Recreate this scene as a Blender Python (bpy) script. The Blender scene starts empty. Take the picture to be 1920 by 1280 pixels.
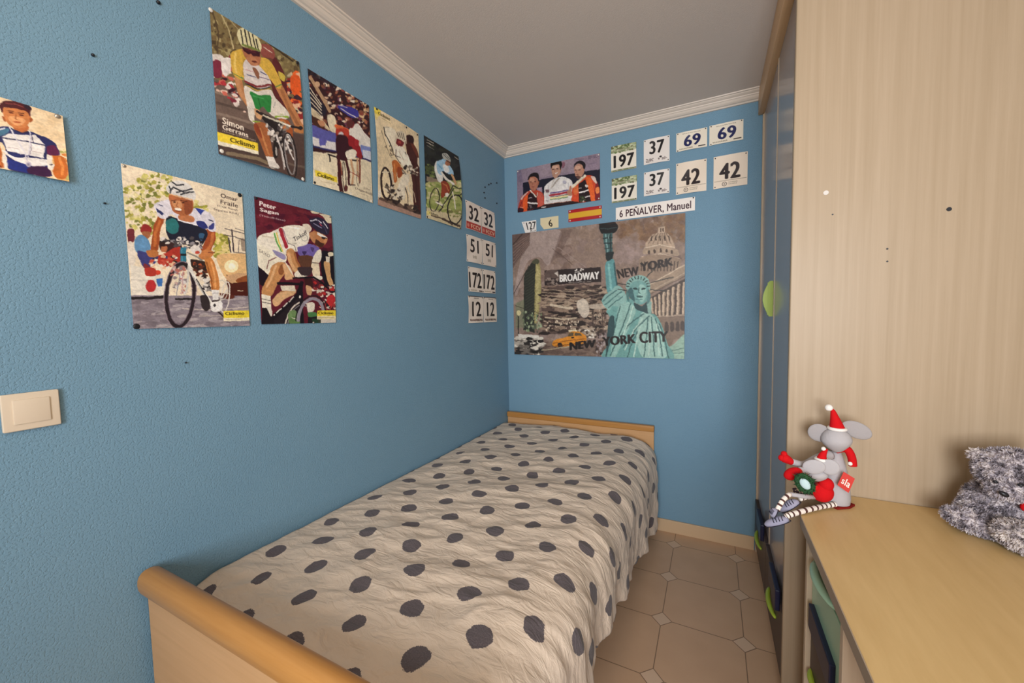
import bpy, bmesh, math, random
import numpy as np
from mathutils import Vector, Matrix, noise as mnoise

scene = bpy.context.scene
COL = scene.collection

# ------------------------------------------------------------------ camera
CAM_POS = (1.28474, -2.45764, 1.29832)
YAW, PITCH, ROLL, FOC = -0.471209, -0.060365, -0.019689, 738.52
fw = Vector((math.sin(YAW)*math.cos(PITCH), math.cos(YAW)*math.cos(PITCH), math.sin(PITCH)))
rt0 = Vector((math.cos(YAW), -math.sin(YAW), 0)); up0 = rt0.cross(fw)
cr, sr = math.cos(ROLL), math.sin(ROLL)
rt = rt0*cr + up0*sr
up = up0*cr - rt0*sr
cam_data = bpy.data.cameras.new('camera')
cam_data.sensor_fit = 'HORIZONTAL'; cam_data.sensor_width = 36.0
cam_data.lens = FOC*36.0/1920.0
cam_data.clip_start = 0.01
cam = bpy.data.objects.new('camera', cam_data); COL.objects.link(cam)
M = Matrix((rt, up, -fw)).transposed().to_4x4(); M.translation = Vector(CAM_POS)
cam.matrix_world = M
scene.camera = cam

# ------------------------------------------------------------------ colour management, world, lights
scene.view_settings.view_transform = 'Standard'
scene.view_settings.look = 'None'
scene.view_settings.gamma = 1.0
scene.view_settings.use_curve_mapping = False
scene.view_settings.exposure = 0.0

world = bpy.data.worlds.new('world'); scene.world = world
world.use_nodes = True
bg = world.node_tree.nodes['Background']
bg.inputs[0].default_value = (0.55, 0.72, 1.0, 1); bg.inputs[1].default_value = 1.0

def area_light(name, loc, direction, sx, sy, power, color, spread=math.pi, shape='RECTANGLE'):
    l = bpy.data.lights.new(name, 'AREA'); l.shape = shape; l.size = sx; l.size_y = sy
    l.energy = power; l.color = color; l.spread = spread
    o = bpy.data.objects.new(name, l); COL.objects.link(o); o.location = loc
    o.rotation_euler = Vector(direction).to_track_quat('-Z', 'Y').to_euler()
    return o
# daylight through the window in the wall behind the camera, and the room's ceiling lamp
area_light('window_daylight', (1.55, -3.97, 1.45), (-0.12, 1, -0.02), 0.98, 1.18, 32, (0.95, 0.975, 1.0), spread=math.radians(110))
pl = bpy.data.lights.new('ceiling_lamp_light', 'POINT'); pl.energy = 11; pl.color = (1.0, 0.80, 0.58); pl.shadow_soft_size = 0.14
po = bpy.data.objects.new('ceiling_lamp_light', pl); COL.objects.link(po); po.location = (1.0, -2.55, 2.2)

# ------------------------------------------------------------------ colours and materials
def lin(c):
    if isinstance(c, str):
        c = c.lstrip('#')
        if len(c) == 3: c = ''.join(k*2 for k in c)
        c = tuple(int(c[i:i+2], 16) for i in (0, 2, 4))
    return tuple(((v/255)/12.92 if v/255 <= 0.04045 else ((v/255+0.055)/1.055)**2.4) for v in c)

def new_mat(name):
    m = bpy.data.materials.new(name); m.use_nodes = True
    nt = m.node_tree
    return m, nt, nt.nodes['Principled BSDF']

MATS = {}
def mat(name, color, rough=0.55, spec=0.4, metal=0.0, bump=None, coat=0.0):
    if name in MATS: return MATS[name]
    m, nt, b = new_mat(name)
    b.inputs['Base Color'].default_value = (*lin(color), 1)
    b.inputs['Roughness'].default_value = rough
    b.inputs['Specular IOR Level'].default_value = spec
    b.inputs['Metallic'].default_value = metal
    if coat: b.inputs['Coat Weight'].default_value = coat
    if bump:
        sc, st = bump
        tc = nt.nodes.new('ShaderNodeTexCoord'); n = nt.nodes.new('ShaderNodeTexNoise')
        n.inputs['Scale'].default_value = sc; n.inputs['Detail'].default_value = 3
        bp = nt.nodes.new('ShaderNodeBump'); bp.inputs['Strength'].default_value = st; bp.inputs['Distance'].default_value = 0.002
        nt.links.new(tc.outputs['Object'], n.inputs['Vector'])
        nt.links.new(n.outputs['Fac'], bp.inputs['Height'])
        nt.links.new(bp.outputs['Normal'], b.inputs['Normal'])
    MATS[name] = m
    return m

def wall_mat(name, c1, c2, bump_scale=210, strength=0.42, rough=0.6):
    """matt paint over fine stipple plaster"""
    m, nt, b = new_mat(name)
    N, L = nt.nodes, nt.links
    tc = N.new('ShaderNodeTexCoord')
    n1 = N.new('ShaderNodeTexNoise'); n1.inputs['Scale'].default_value = 2.2; n1.inputs['Detail'].default_value = 4
    mx = N.new('ShaderNodeMix'); mx.data_type = 'RGBA'
    mx.inputs[6].default_value = (*lin(c1), 1); mx.inputs[7].default_value = (*lin(c2), 1)
    L.new(tc.outputs['Object'], n1.inputs['Vector']); L.new(n1.outputs['Fac'], mx.inputs[0])
    L.new(mx.outputs[2], b.inputs['Base Color'])
    n2 = N.new('ShaderNodeTexNoise'); n2.inputs['Scale'].default_value = bump_scale; n2.inputs['Detail'].default_value = 2
    n2.inputs['Roughness'].default_value = 0.55
    L.new(tc.outputs['Object'], n2.inputs['Vector'])
    rmp = N.new('ShaderNodeMapRange'); rmp.inputs[1].default_value = 0.34; rmp.inputs[2].default_value = 0.50
    L.new(n2.outputs['Fac'], rmp.inputs[0])
    bp = N.new('ShaderNodeBump'); bp.inputs['Strength'].default_value = strength; bp.inputs['Distance'].default_value = 0.0025
    L.new(rmp.outputs[0], bp.inputs['Height']); L.new(bp.outputs['Normal'], b.inputs['Normal'])
    b.inputs['Roughness'].default_value = rough; b.inputs['Specular IOR Level'].default_value = 0.25
    MATS[name] = m
    return m

def wood_mat(name, c1, c2, stretch=(60, 60, 2.0), rough=0.42, spec=0.4, coat=0.0):
    """light laminate with a fine straight grain"""
    m, nt, b = new_mat(name)
    N, L = nt.nodes, nt.links
    tc = N.new('ShaderNodeTexCoord'); mp = N.new('ShaderNodeMapping')
    mp.inputs['Scale'].default_value = stretch
    n1 = N.new('ShaderNodeTexNoise'); n1.inputs['Scale'].default_value = 1.0; n1.inputs['Detail'].default_value = 5
    n1.inputs['Roughness'].default_value = 0.6; n1.inputs['Distortion'].default_value = 0.3
    L.new(tc.outputs['Object'], mp.inputs['Vector']); L.new(mp.outputs[0], n1.inputs['Vector'])
    r = N.new('ShaderNodeMapRange'); r.inputs[1].default_value = 0.3; r.inputs[2].default_value = 0.7
    L.new(n1.outputs['Fac'], r.inputs[0])
    mx = N.new('ShaderNodeMix'); mx.data_type = 'RGBA'
    mx.inputs[6].default_value = (*lin(c1), 1); mx.inputs[7].default_value = (*lin(c2), 1)
    L.new(r.outputs[0], mx.inputs[0]); L.new(mx.outputs[2], b.inputs['Base Color'])
    b.inputs['Roughness'].default_value = rough; b.inputs['Specular IOR Level'].default_value = spec
    b.inputs['Coat Weight'].default_value = coat
    MATS[name] = m
    return m

def tile_mat():
    """30 cm octagonal stoneware tiles with small paler diamonds at their corners"""
    m, nt, b = new_mat('floor_tile')
    N, L = nt.nodes, nt.links
    def math_(op, a, b_=None, c=None):
        n = N.new('ShaderNodeMath'); n.operation = op
        for i, v in enumerate((a, b_, c)):
            if v is None: continue
            if isinstance(v, (int, float)): n.inputs[i].default_value = v
            else: L.new(v, n.inputs[i])
        return n.outputs[0]
    tc = N.new('ShaderNodeTexCoord'); sp = N.new('ShaderNodeSeparateXYZ')
    L.new(tc.outputs['Object'], sp.inputs[0])
    P = 0.306
    u = math_('DIVIDE', math_('SUBTRACT', sp.outputs['X'], 1.103), P)
    v = math_('DIVIDE', math_('ADD', sp.outputs['Y'], 0.437), P)
    du = math_('ABSOLUTE', math_('SUBTRACT', u, math_('ROUND', u)))
    dv = math_('ABSOLUTE', math_('SUBTRACT', v, math_('ROUND', v)))
    s = math_('ADD', du, dv)
    R = 0.135
    diamond = math_('LESS_THAN', s, R)
    g1 = math_('LESS_THAN', math_('ABSOLUTE', math_('SUBTRACT', s, R)), 0.0075)
    g2 = math_('MULTIPLY', math_('LESS_THAN', math_('MINIMUM', du, dv), 0.0055), math_('GREATER_THAN', s, R))
    grout = math_('MAXIMUM', g1, g2)
    n1 = N.new('ShaderNodeTexNoise'); n1.inputs['Scale'].default_value = 9; n1.inputs['Detail'].default_value = 6
    L.new(tc.outputs['Object'], n1.inputs['Vector'])
    mx = N.new('ShaderNodeMix'); mx.data_type = 'RGBA'
    mx.inputs[6].default_value = (*lin('#d8b493'), 1); mx.inputs[7].default_value = (*lin('#c7a281'), 1)
    L.new(n1.outputs['Fac'], mx.inputs[0])
    m2 = N.new('ShaderNodeMix'); m2.data_type = 'RGBA'; m2.inputs[7].default_value = (*lin('#dcbea2'), 1)
    L.new(diamond, m2.inputs[0]); L.new(mx.outputs[2], m2.inputs[6])
    m3 = N.new('ShaderNodeMix'); m3.data_type = 'RGBA'; m3.inputs[7].default_value = (*lin('#8b6f56'), 1)
    L.new(grout, m3.inputs[0]); L.new(m2.outputs[2], m3.inputs[6])
    L.new(m3.outputs[2], b.inputs['Base Color'])
    bp = N.new('ShaderNodeBump'); bp.inputs['Strength'].default_value = 0.4; bp.inputs['Distance'].default_value = 0.001
    bp.invert = True
    L.new(grout, bp.inputs['Height']); L.new(bp.outputs['Normal'], b.inputs['Normal'])
    b.inputs['Roughness'].default_value = 0.38
    MATS['floor_tile'] = m
    return m

def duvet_mat():
    """cream cotton printed with dark frayed dots (dots follow the cloth's UVs, in metres)"""
    m, nt, b = new_mat('duvet_cotton')
    N, L = nt.nodes, nt.links
    def math_(op, a, b_=None):
        n = N.new('ShaderNodeMath'); n.operation = op
        for i, v in enumerate((a, b_)):
            if v is None: continue
            if isinstance(v, (int, float)): n.inputs[i].default_value = v
            else: L.new(v, n.inputs[i])
        return n.outputs[0]
    uv = N.new('ShaderNodeUVMap'); uv.uv_map = 'UVMap'
    warp = N.new('ShaderNodeTexNoise'); warp.inputs['Scale'].default_value = 9; warp.inputs['Detail'].default_value = 1
    L.new(uv.outputs[0], warp.inputs['Vector'])
    wv = N.new('ShaderNodeSeparateColor'); L.new(warp.outputs['Color'], wv.inputs[0])
    sp = N.new('ShaderNodeSeparateXYZ'); L.new(uv.outputs[0], sp.inputs[0])
    x = math_('ADD', math_('SUBTRACT', sp.outputs['X'], 0.4575), math_('MULTIPLY', math_('SUBTRACT', wv.outputs[0], 0.5), 0.03))
    y = math_('ADD', math_('SUBTRACT', sp.outputs['Y'], 0.2555), math_('MULTIPLY', math_('SUBTRACT', wv.outputs[1], 0.5), 0.03))
    e1 = (0.1905, -0.004); e2 = (0.0965, 0.0975)
    det = e1[0]*e2[1] - e2[0]*e1[1]
    a = math_('ADD', math_('MULTIPLY', x, e2[1]/det), math_('MULTIPLY', y, -e2[0]/det))
    c = math_('ADD', math_('MULTIPLY', x, -e1[1]/det), math_('MULTIPLY', y, e1[0]/det))
    fa = math_('SUBTRACT', a, math_('ROUND', a)); fc = math_('SUBTRACT', c, math_('ROUND', c))
    dx = math_('ADD', math_('MULTIPLY', fa, e1[0]), math_('MULTIPLY', fc, e2[0]))
    dy = math_('ADD', math_('MULTIPLY', fa, e1[1]), math_('MULTIPLY', fc, e2[1]))
    d = math_('SQRT', math_('ADD', math_('MULTIPLY', dx, dx), math_('MULTIPLY', dy, dy)))
    n1 = N.new('ShaderNodeTexNoise'); n1.inputs['Scale'].default_value = 38; n1.inputs['Detail'].default_value = 2
    L.new(uv.outputs[0], n1.inputs['Vector'])
    n2 = N.new('ShaderNodeTexNoise'); n2.inputs['Scale'].default_value = 420; n2.inputs['Detail'].default_value = 1
    L.new(uv.outputs[0], n2.inputs['Vector'])
    d = math_('ADD', d, math_('MULTIPLY', math_('SUBTRACT', n1.outputs['Fac'], 0.5), 0.011))
    d = math_('ADD', d, math_('MULTIPLY', math_('SUBTRACT', n2.outputs['Fac'], 0.5), 0.007))
    dot = math_('LESS_THAN', d, 0.0285)
    mx = N.new('ShaderNodeMix'); mx.data_type = 'RGBA'
    wv2 = N.new('ShaderNodeTexNoise'); wv2.inputs['Scale'].default_value = 300
    L.new(uv.outputs[0], wv2.inputs['Vector'])
    dk = N.new('ShaderNodeMix'); dk.data_type = 'RGBA'
    dk.inputs[6].default_value = (*lin('#4a4346'), 1); dk.inputs[7].default_value = (*lin('#776d70'), 1)
    L.new(wv2.outputs['Fac'], dk.inputs[0])
    mx.inputs[6].default_value = (*lin('#dfccb8'), 1)
    L.new(dk.outputs[2], mx.inputs[7]); L.new(dot, mx.inputs[0])
    L.new(mx.outputs[2], b.inputs['Base Color'])
    n3 = N.new('ShaderNodeTexNoise'); n3.inputs['Scale'].default_value = 30; n3.inputs['Detail'].default_value = 5
    n3.inputs['Distortion'].default_value = 1.2
    mp = N.new('ShaderNodeMapping'); mp.inputs['Scale'].default_value = (0.55, 1.3, 1); mp.inputs['Rotation'].default_value = (0, 0, 0.35)
    L.new(uv.outputs[0], mp.inputs['Vector']); L.new(mp.outputs[0], n3.inputs['Vector'])
    bp = N.new('ShaderNodeBump'); bp.inputs['Strength'].default_value = 0.55; bp.inputs['Distance'].default_value = 0.012
    L.new(n3.outputs['Fac'], bp.inputs['Height']); L.new(bp.outputs['Normal'], b.inputs['Normal'])
    b.inputs['Roughness'].default_value = 0.9; b.inputs['Specular IOR Level'].default_value = 0.15
    b.inputs['Sheen Weight'].default_value = 0.15
    MATS['duvet_cotton'] = m
    return m

def attr_mat(name, rough=0.4, spec=0.35):
    m, nt, b = new_mat(name)
    a = nt.nodes.new('ShaderNodeAttribute'); a.attribute_name = 'Col'
    nt.links.new(a.outputs['Color'], b.inputs['Base Color'])
    b.inputs['Roughness'].default_value = rough; b.inputs['Specular IOR Level'].default_value = spec
    MATS[name] = m
    return m

def fur_mat(name, c1, c2, c3, scale):
    m, nt, b = new_mat(name)
    N, L = nt.nodes, nt.links
    tc = N.new('ShaderNodeTexCoord')
    n = N.new('ShaderNodeTexNoise'); n.inputs['Scale'].default_value = scale; n.inputs['Detail'].default_value = 3
    n.inputs['Distortion'].default_value = 0.6
    L.new(tc.outputs['Object'], n.inputs['Vector'])
    r = N.new('ShaderNodeValToRGB')
    r.color_ramp.elements[0].position = 0.36; r.color_ramp.elements[0].color = (*lin(c1), 1)
    r.color_ramp.elements[1].position = 0.62; r.color_ramp.elements[1].color = (*lin(c3), 1)
    e = r.color_ramp.elements.new(0.48); e.color = (*lin(c2), 1)
    L.new(n.outputs['Fac'], r.inputs[0]); L.new(r.outputs[0], b.inputs['Base Color'])
    b.inputs['Roughness'].default_value = 0.95; b.inputs['Specular IOR Level'].default_value = 0.1
    MATS[name] = m
    return m

blue = wall_mat('blue_paint', '#749ab3', '#7ea2b8', rough=0.5)
plain = wall_mat('pale_paint', '#d9d2c4', '#d3ccbe', strength=0.1)
ceil_m = wall_mat('ceiling_paint', '#dfd2c8', '#d8cbc1', strength=0.12)
tile = tile_mat()
moulding_m = mat('plaster_moulding', '#e4d6c8', 0.5)
skirting_m = mat('skirting_tile', '#d2b490', 0.35)
beech = wood_mat('beech_laminate', '#d2b088', '#c8a47a', (70, 70, 3))
beech_x = wood_mat('beech_laminate_across', '#d2a474', '#c89a6a', (3, 70, 70))
beech_rail = wood_mat('beech_rail', '#c08a4c', '#b47d40', (4, 80, 80), rough=0.3)
panel_m = wood_mat('maple_panel', '#b29d84', '#a79278', (75, 75, 1.6), rough=0.42, spec=0.25)
panel_edge = wood_mat('maple_edge', '#d4bfa6', '#cab49a', (75, 75, 2), rough=0.3)
desk_m = wood_mat('desk_laminate', '#d9b982', '#d0af78', (45, 6, 45), rough=0.4)
desk_edge = mat('desk_edge_strip', '#a89684', 0.45)
valance_m = wood_mat('wardrobe_wood', '#dcb080', '#cda070', (70, 3, 70), rough=0.4)
glass_m = mat('grey_door_glass', '#a8a0a0', 0.17, 0.16)
lime_m = mat('lime_plastic', '#aac23c', 0.35)
navy_m = mat('navy_plastic', '#1c1f3c', 0.35)
brown_m = mat('dark_brown_board', '#4a3c38', 0.45)
green_glass = mat('pale_green_glass', '#b2d8b8', 0.25, 0.4)
duvet_m = duvet_mat()
mattress_m = mat('mattress_ticking', '#d8d4cc', 0.9)
print_m = attr_mat('printed_paper')
canvas_m = attr_mat('printed_board', 0.45)
switch_m = mat('switch_plastic', '#e3d2bb', 0.3)
pin_dark = mat('dark_pin', '#1b1c22', 0.35)
pin_white = mat('white_pin', '#e8e2d8', 0.3)
pin_steel = mat('steel_pin', '#b9b2a8', 0.3, metal=0.8)

# ------------------------------------------------------------------ object helpers
WL = {}
def mk(name, verts, faces, mats, parent=None, origin=None, smooth=False, mat_ids=None):
    """one mesh object from world-space vertices"""
    if not isinstance(mats, (list, tuple)): mats = [mats]
    V = np.asarray(verts, dtype=float)
    if parent is not None: org = Vector(WL[parent.name])
    if parent is None:
        org = Vector(origin) if origin is not None else Vector(((V[:, 0].min()+V[:, 0].max())/2, (V[:, 1].min()+V[:, 1].max())/2, V[:, 2].min()))
        loc = org
    else:
        loc = Vector((0, 0, 0))
    V = V - np.array(org)
    me = bpy.data.meshes.new(name)
    me.from_pydata([tuple(v) for v in V], [], [tuple(f) for f in faces])
    for m in mats: me.materials.append(m)
    if mat_ids is not None: me.polygons.foreach_set('material_index', np.asarray(mat_ids, dtype=np.int32))
    if smooth: me.polygons.foreach_set('use_smooth', np.ones(len(me.polygons), dtype=bool))
    me.update()
    o = bpy.data.objects.new(name, me); COL.objects.link(o)
    o.location = loc
    if parent is not None: o.parent = parent
    WL[o.name] = org
    return o

def empty(name, loc):
    o = bpy.data.objects.new(name, None); COL.objects.link(o); o.location = loc
    o.empty_display_size = 0.05
    WL[o.name] = Vector(loc)
    return o

def tag(o, label, cat, group=None):
    o['label'] = label; o['category'] = cat
    if group: o['group'] = group
    return o

def structure(o):
    o['kind'] = 'structure'
    return o

class Geo:
    """collects shapes into one vertex / face list"""
    def __init__(s): s.v, s.f, s.m = [], [], []
    def add(s, v, f, mi=0):
        n = len(s.v); s.v += [tuple(p) for p in v]; s.f += [tuple(i+n for i in q) for q in f]; s.m += [mi]*len(f)
        return s
    def bm(s, bm, mi=0):
        bm.verts.index_update()
        s.add([v.co[:] for v in bm.verts], [[v.index for v in f.verts] for f in bm.faces], mi); bm.free()
        return s
    def box(s, x0, x1, y0, y1, z0, z1, bev=0.0, mi=0, seg=2):
        b = bmesh.new(); bmesh.ops.create_cube(b, size=1)
        for v in b.verts:
            v.co = ((x0+x1)/2+v.co.x*(x1-x0), (y0+y1)/2+v.co.y*(y1-y0), (z0+z1)/2+v.co.z*(z1-z0))
        if bev: bmesh.ops.bevel(b, geom=list(b.edges), offset=bev, segments=seg, affect='EDGES', profile=0.6)
        return s.bm(b, mi)
    def prism(s, pts, z0, z1, mi=0, bev=0.0):
        """outline in x, y pulled up from z0 to z1"""
        b = bmesh.new(); vs = [b.verts.new((x, y, z0)) for x, y in pts]; f = b.faces.new(vs)
        r = bmesh.ops.extrude_face_region(b, geom=[f])
        for e in r['geom']:
            if isinstance(e, bmesh.types.BMVert): e.co.z = z1
        bmesh.ops.recalc_face_normals(b, faces=list(b.faces))
        if bev: bmesh.ops.bevel(b, geom=list(b.edges), offset=bev, segments=2, affect='EDGES', profile=0.6)
        return s.bm(b, mi)
    def ell(s, c, r, rot=None, mi=0, nu=20, nv=12, fn=None):
        v, f = [], []
        R = rot if rot is not None else Matrix.Identity(3)
        for j in range(nv+1):
            th = math.pi*j/nv
            for i in range(nu):
                ph = 2*math.pi*i/nu
                p = Vector((math.sin(th)*math.cos(ph), math.sin(th)*math.sin(ph), math.cos(th)))
                if fn: p = fn(p)
                p = R @ Vector((p.x*r[0], p.y*r[1], p.z*r[2]))
                v.append((c[0]+p.x, c[1]+p.y, c[2]+p.z))
        for j in range(nv):
            for i in range(nu):
                f.append((j*nu+i, (j+1)*nu+i, (j+1)*nu+(i+1) % nu, j*nu+(i+1) % nu))
        return s.add(v, f, mi)
    def tube(s, pts, rad, seg=12, mi=0, cap=True, mi_fn=None, flat=1.0):
        P = [Vector(p) for p in pts]; n = len(P)
        if not hasattr(rad, '__len__'): rad = [rad]*n
        v, f, base = [], [], len(s.v)
        ref = Vector((0, 0, 1))
        t0 = (P[1]-P[0]).normalized()
        if abs(t0.dot(ref)) > 0.95: ref = Vector((1, 0, 0))
        a = (ref - t0*ref.dot(t0)).normalized()
        for k in range(n):
            t = (P[min(k+1, n-1)]-P[max(k-1, 0)]).normalized()
            a = (a - t*a.dot(t)).normalized(); b = t.cross(a)
            for i in range(seg):
                ph = 2*math.pi*i/seg
                v.append(P[k] + (a*math.cos(ph)*flat + b*math.sin(ph))*rad[k])
        ms = []
        for k in range(n-1):
            for i in range(seg):
                f.append((k*seg+i, k*seg+(i+1) % seg, (k+1)*seg+(i+1) % seg, (k+1)*seg+i))
                ms.append(mi_fn(k) if mi_fn else mi)
        if cap:
            f.append(tuple(reversed(range(seg)))); ms.append(ms[0])
            f.append(tuple((n-1)*seg+i for i in range(seg))); ms.append(ms[-2])
        s.v += [tuple(p) for p in v]; s.f += [tuple(i+base for i in q) for q in f]; s.m += ms
        return s
    def out(s, name, mats, parent=None, origin=None, smooth=False):
        return mk(name, s.v, s.f, mats, parent, origin, smooth, s.m)

def smooth_path(pts, n):
    """Catmull-Rom through 3-D points"""
    P = [Vector(p) for p in pts]; out = []
    for i in range(len(P)-1):
        a, b, c, d = P[max(i-1, 0)], P[i], P[i+1], P[min(i+2, len(P)-1)]
        for k in range(n):
            t = k/n
            out.append(0.5*((2*b)+(c-a)*t+(2*a-5*b+4*c-d)*t*t+(3*b-a-3*c+d)*t**3))
    out.append(P[-1])
    return out

def auto_smooth(o, ang=35):
    me = o.data
    me.polygons.foreach_set('use_smooth', np.ones(len(me.polygons), dtype=bool))
    try: me.set_sharp_from_angle(angle=math.radians(ang))
    except Exception: pass
    return o

def at(px, py, Y):
    """point seen at photo pixel (px, py) on the upright plane y = Y"""
    d = fw + rt*((px-960)/FOC) - up*((py-640)/FOC)
    t = (Y-CAM_POS[1])/d.y
    return Vector(CAM_POS)+d*t

# ------------------------------------------------------------------ the room
XR, YB, HC = 2.12, -4.0, 2.43
structure(mk('floor', [(-0.1, YB-0.1, 0), (XR+0.1, YB-0.1, 0), (XR+0.1, 0.1, 0), (-0.1, 0.1, 0), (-0.1, YB-0.1, -0.1), (XR+0.1, YB-0.1, -0.1), (XR+0.1, 0.1, -0.1), (-0.1, 0.1, -0.1)],
             [(0, 1, 2, 3), (7, 6, 5, 4), (0, 4, 5, 1), (1, 5, 6, 2), (2, 6, 7, 3), (3, 7, 4, 0)], tile, origin=(0, 0, 0)))
structure(Geo().box(-0.1, XR+0.1, YB-0.1, 0.1, HC, HC+0.1).out('ceiling', ceil_m, origin=(0, 0, HC)))
structure(Geo().box(-0.1, 0, YB-0.1, 0.1, 0, HC).out('wall_left', blue, origin=(0, 0, 0)))
structure(Geo().box(0, XR, 0, 0.1, 0, HC).out('wall_back', blue, origin=(0, 0, 0)))
structure(Geo().box(XR, XR+0.1, YB-0.1, 0.1, 0, HC).out('wall_right', plain, origin=(XR, 0, 0)))
WX0, WX1, WZ0, WZ1 = 1.03, 2.07, 0.82, 2.08
structure(Geo().box(0, WX0, YB-0.1, YB, 0, HC).box(WX1, XR, YB-0.1, YB, 0, HC).box(WX0, WX1, YB-0.1, YB, 0, WZ0)
          .box(WX0, WX1, YB-0.1, YB, WZ1, HC).out('wall_front', plain, origin=(0, YB, 0)))
win = structure(empty('window_1', ((WX0+WX1)/2, YB, WZ0)))
g = Geo()
for b in ((WX0, WX0+.04, WZ0, WZ1), (WX1-.04, WX1, WZ0, WZ1), (WX0+.04, WX1-.04, WZ0, WZ0+.04), (WX0+.04, WX1-.04, WZ1-.04, WZ1)):
    g.box(b[0], b[1], YB-.06, YB-.01, b[2], b[3])
g.out('window_frame', pin_white, win)

def moulding(name, wall):
    prof = [(0, 2.386), (.010, 2.386), (.014, 2.392), (.022, 2.394), (.030, 2.400), (.036, 2.408), (.040, 2.409),
            (.042, 2.414), (.050, 2.417), (.056, 2.421), (.058, 2.424), (.066, 2.425), (.068, 2.43), (0, 2.43)]
    v = []
    for m, z in prof: v.append((m, YB, z) if wall == 'L' else (m, -m, z))
    for m, z in prof: v.append((m, -m, z) if wall == 'L' else (1.484, -m, z))
    n = len(prof)
    f = [(i, (i+1) % n, n+(i+1) % n, n+i) for i in range(n)]
    return structure(mk(name, v, f, moulding_m, origin=(0, 0, 2.386)))
moulding('trim_1', 'L'); moulding('trim_2', 'B')
def skirting(name, x0, x1, y0, y1):
    structure(Geo().box(x0, x1, y0, y1, 0.0, 0.075, 0.002).out(name, skirting_m, origin=(x0, y0, 0)))
skirting('baseboard_back', 0.0, 1.50, -0.011, 0)
skirting('baseboard_left', 0.0, 0.011, YB, -0.011)

# ------------------------------------------------------------------ bed
BH = 0.978
bed = tag(empty('bed', (0.5, -1.0, 0)), 'single bed with pale beech headboard and footboard standing along the blue wall', 'bed')
def bed_end(name, y, yin):
    p = Geo().box(0.022, BH, y-0.011, y+0.011, 0.09, 0.622, 0.003).out(name, beech_x, bed)
    pts = []
    r = Geo()
    n = 20; v, f = [], []
    X = [0.012, 0.0135, 0.02, BH+0.002, BH+0.008, BH+0.010]; S = [0.85, 0.96, 1, 1, 0.96, 0.85]
    for x, sc in zip(X, S):
        for i in range(n):
            a = 2*math.pi*i/n
            ca, sa = math.cos(a), math.sin(a)
            yy = 0.027*sc*math.copysign(abs(ca)**0.85, ca); zz = 0.033*sc*math.copysign(abs(sa)**0.85, sa)
            v.append((x, y+yy, 0.650+zz))
    for k in range(len(X)-1):
        for i in range(n): f.append((k*n+i, (k+1)*n+i, (k+1)*n+(i+1) % n, k*n+(i+1) % n))
    f.append(tuple(range(n))); f.append(tuple(reversed([(len(X)-1)*n+i for i in range(n)])))
    o = r.add(v, f).out('top_rail', beech_rail, p); auto_smooth(o)
    return p
def bed_head(y):
    p = Geo().box(0.006, 0.982, y-0.012, y+0.010, 0.09, 0.612, 0.003).out('headboard', beech_x, bed)
    auto_smooth(Geo().box(0.004, 0.984, y-0.019, y+0.014, 0.606, 0.642, 0.007, seg=3).out('top_rail', beech_rail, p))
bed_end('footboard', -2.02, 1); bed_head(-0.026)
Geo().box(0.93, 0.955, -1.995, -0.05, 0.20, 0.32, 0.003).out('side_rail', beech, bed)
Geo().box(0.03, 0.055, -1.995, -0.05, 0.20, 0.32, 0.003).out('side_rail', beech, bed)
for lx in (0.06, 0.925):
    for ly in (-2.02, -0.026):
        Geo().box(lx-0.03, lx+0.03, ly-0.011, ly+0.009, 0.0, 0.092, 0.003).out('leg', beech, bed)
Geo().box(0.03, 0.895, -1.94, -0.07, 0.30, 0.50, 0.03, seg=3).out('mattress', mattress_m, bed)
Geo().box(0.055, 0.93, -1.99, -0.05, 0.27, 0.30).out('slat_base', beech, bed)

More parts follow.
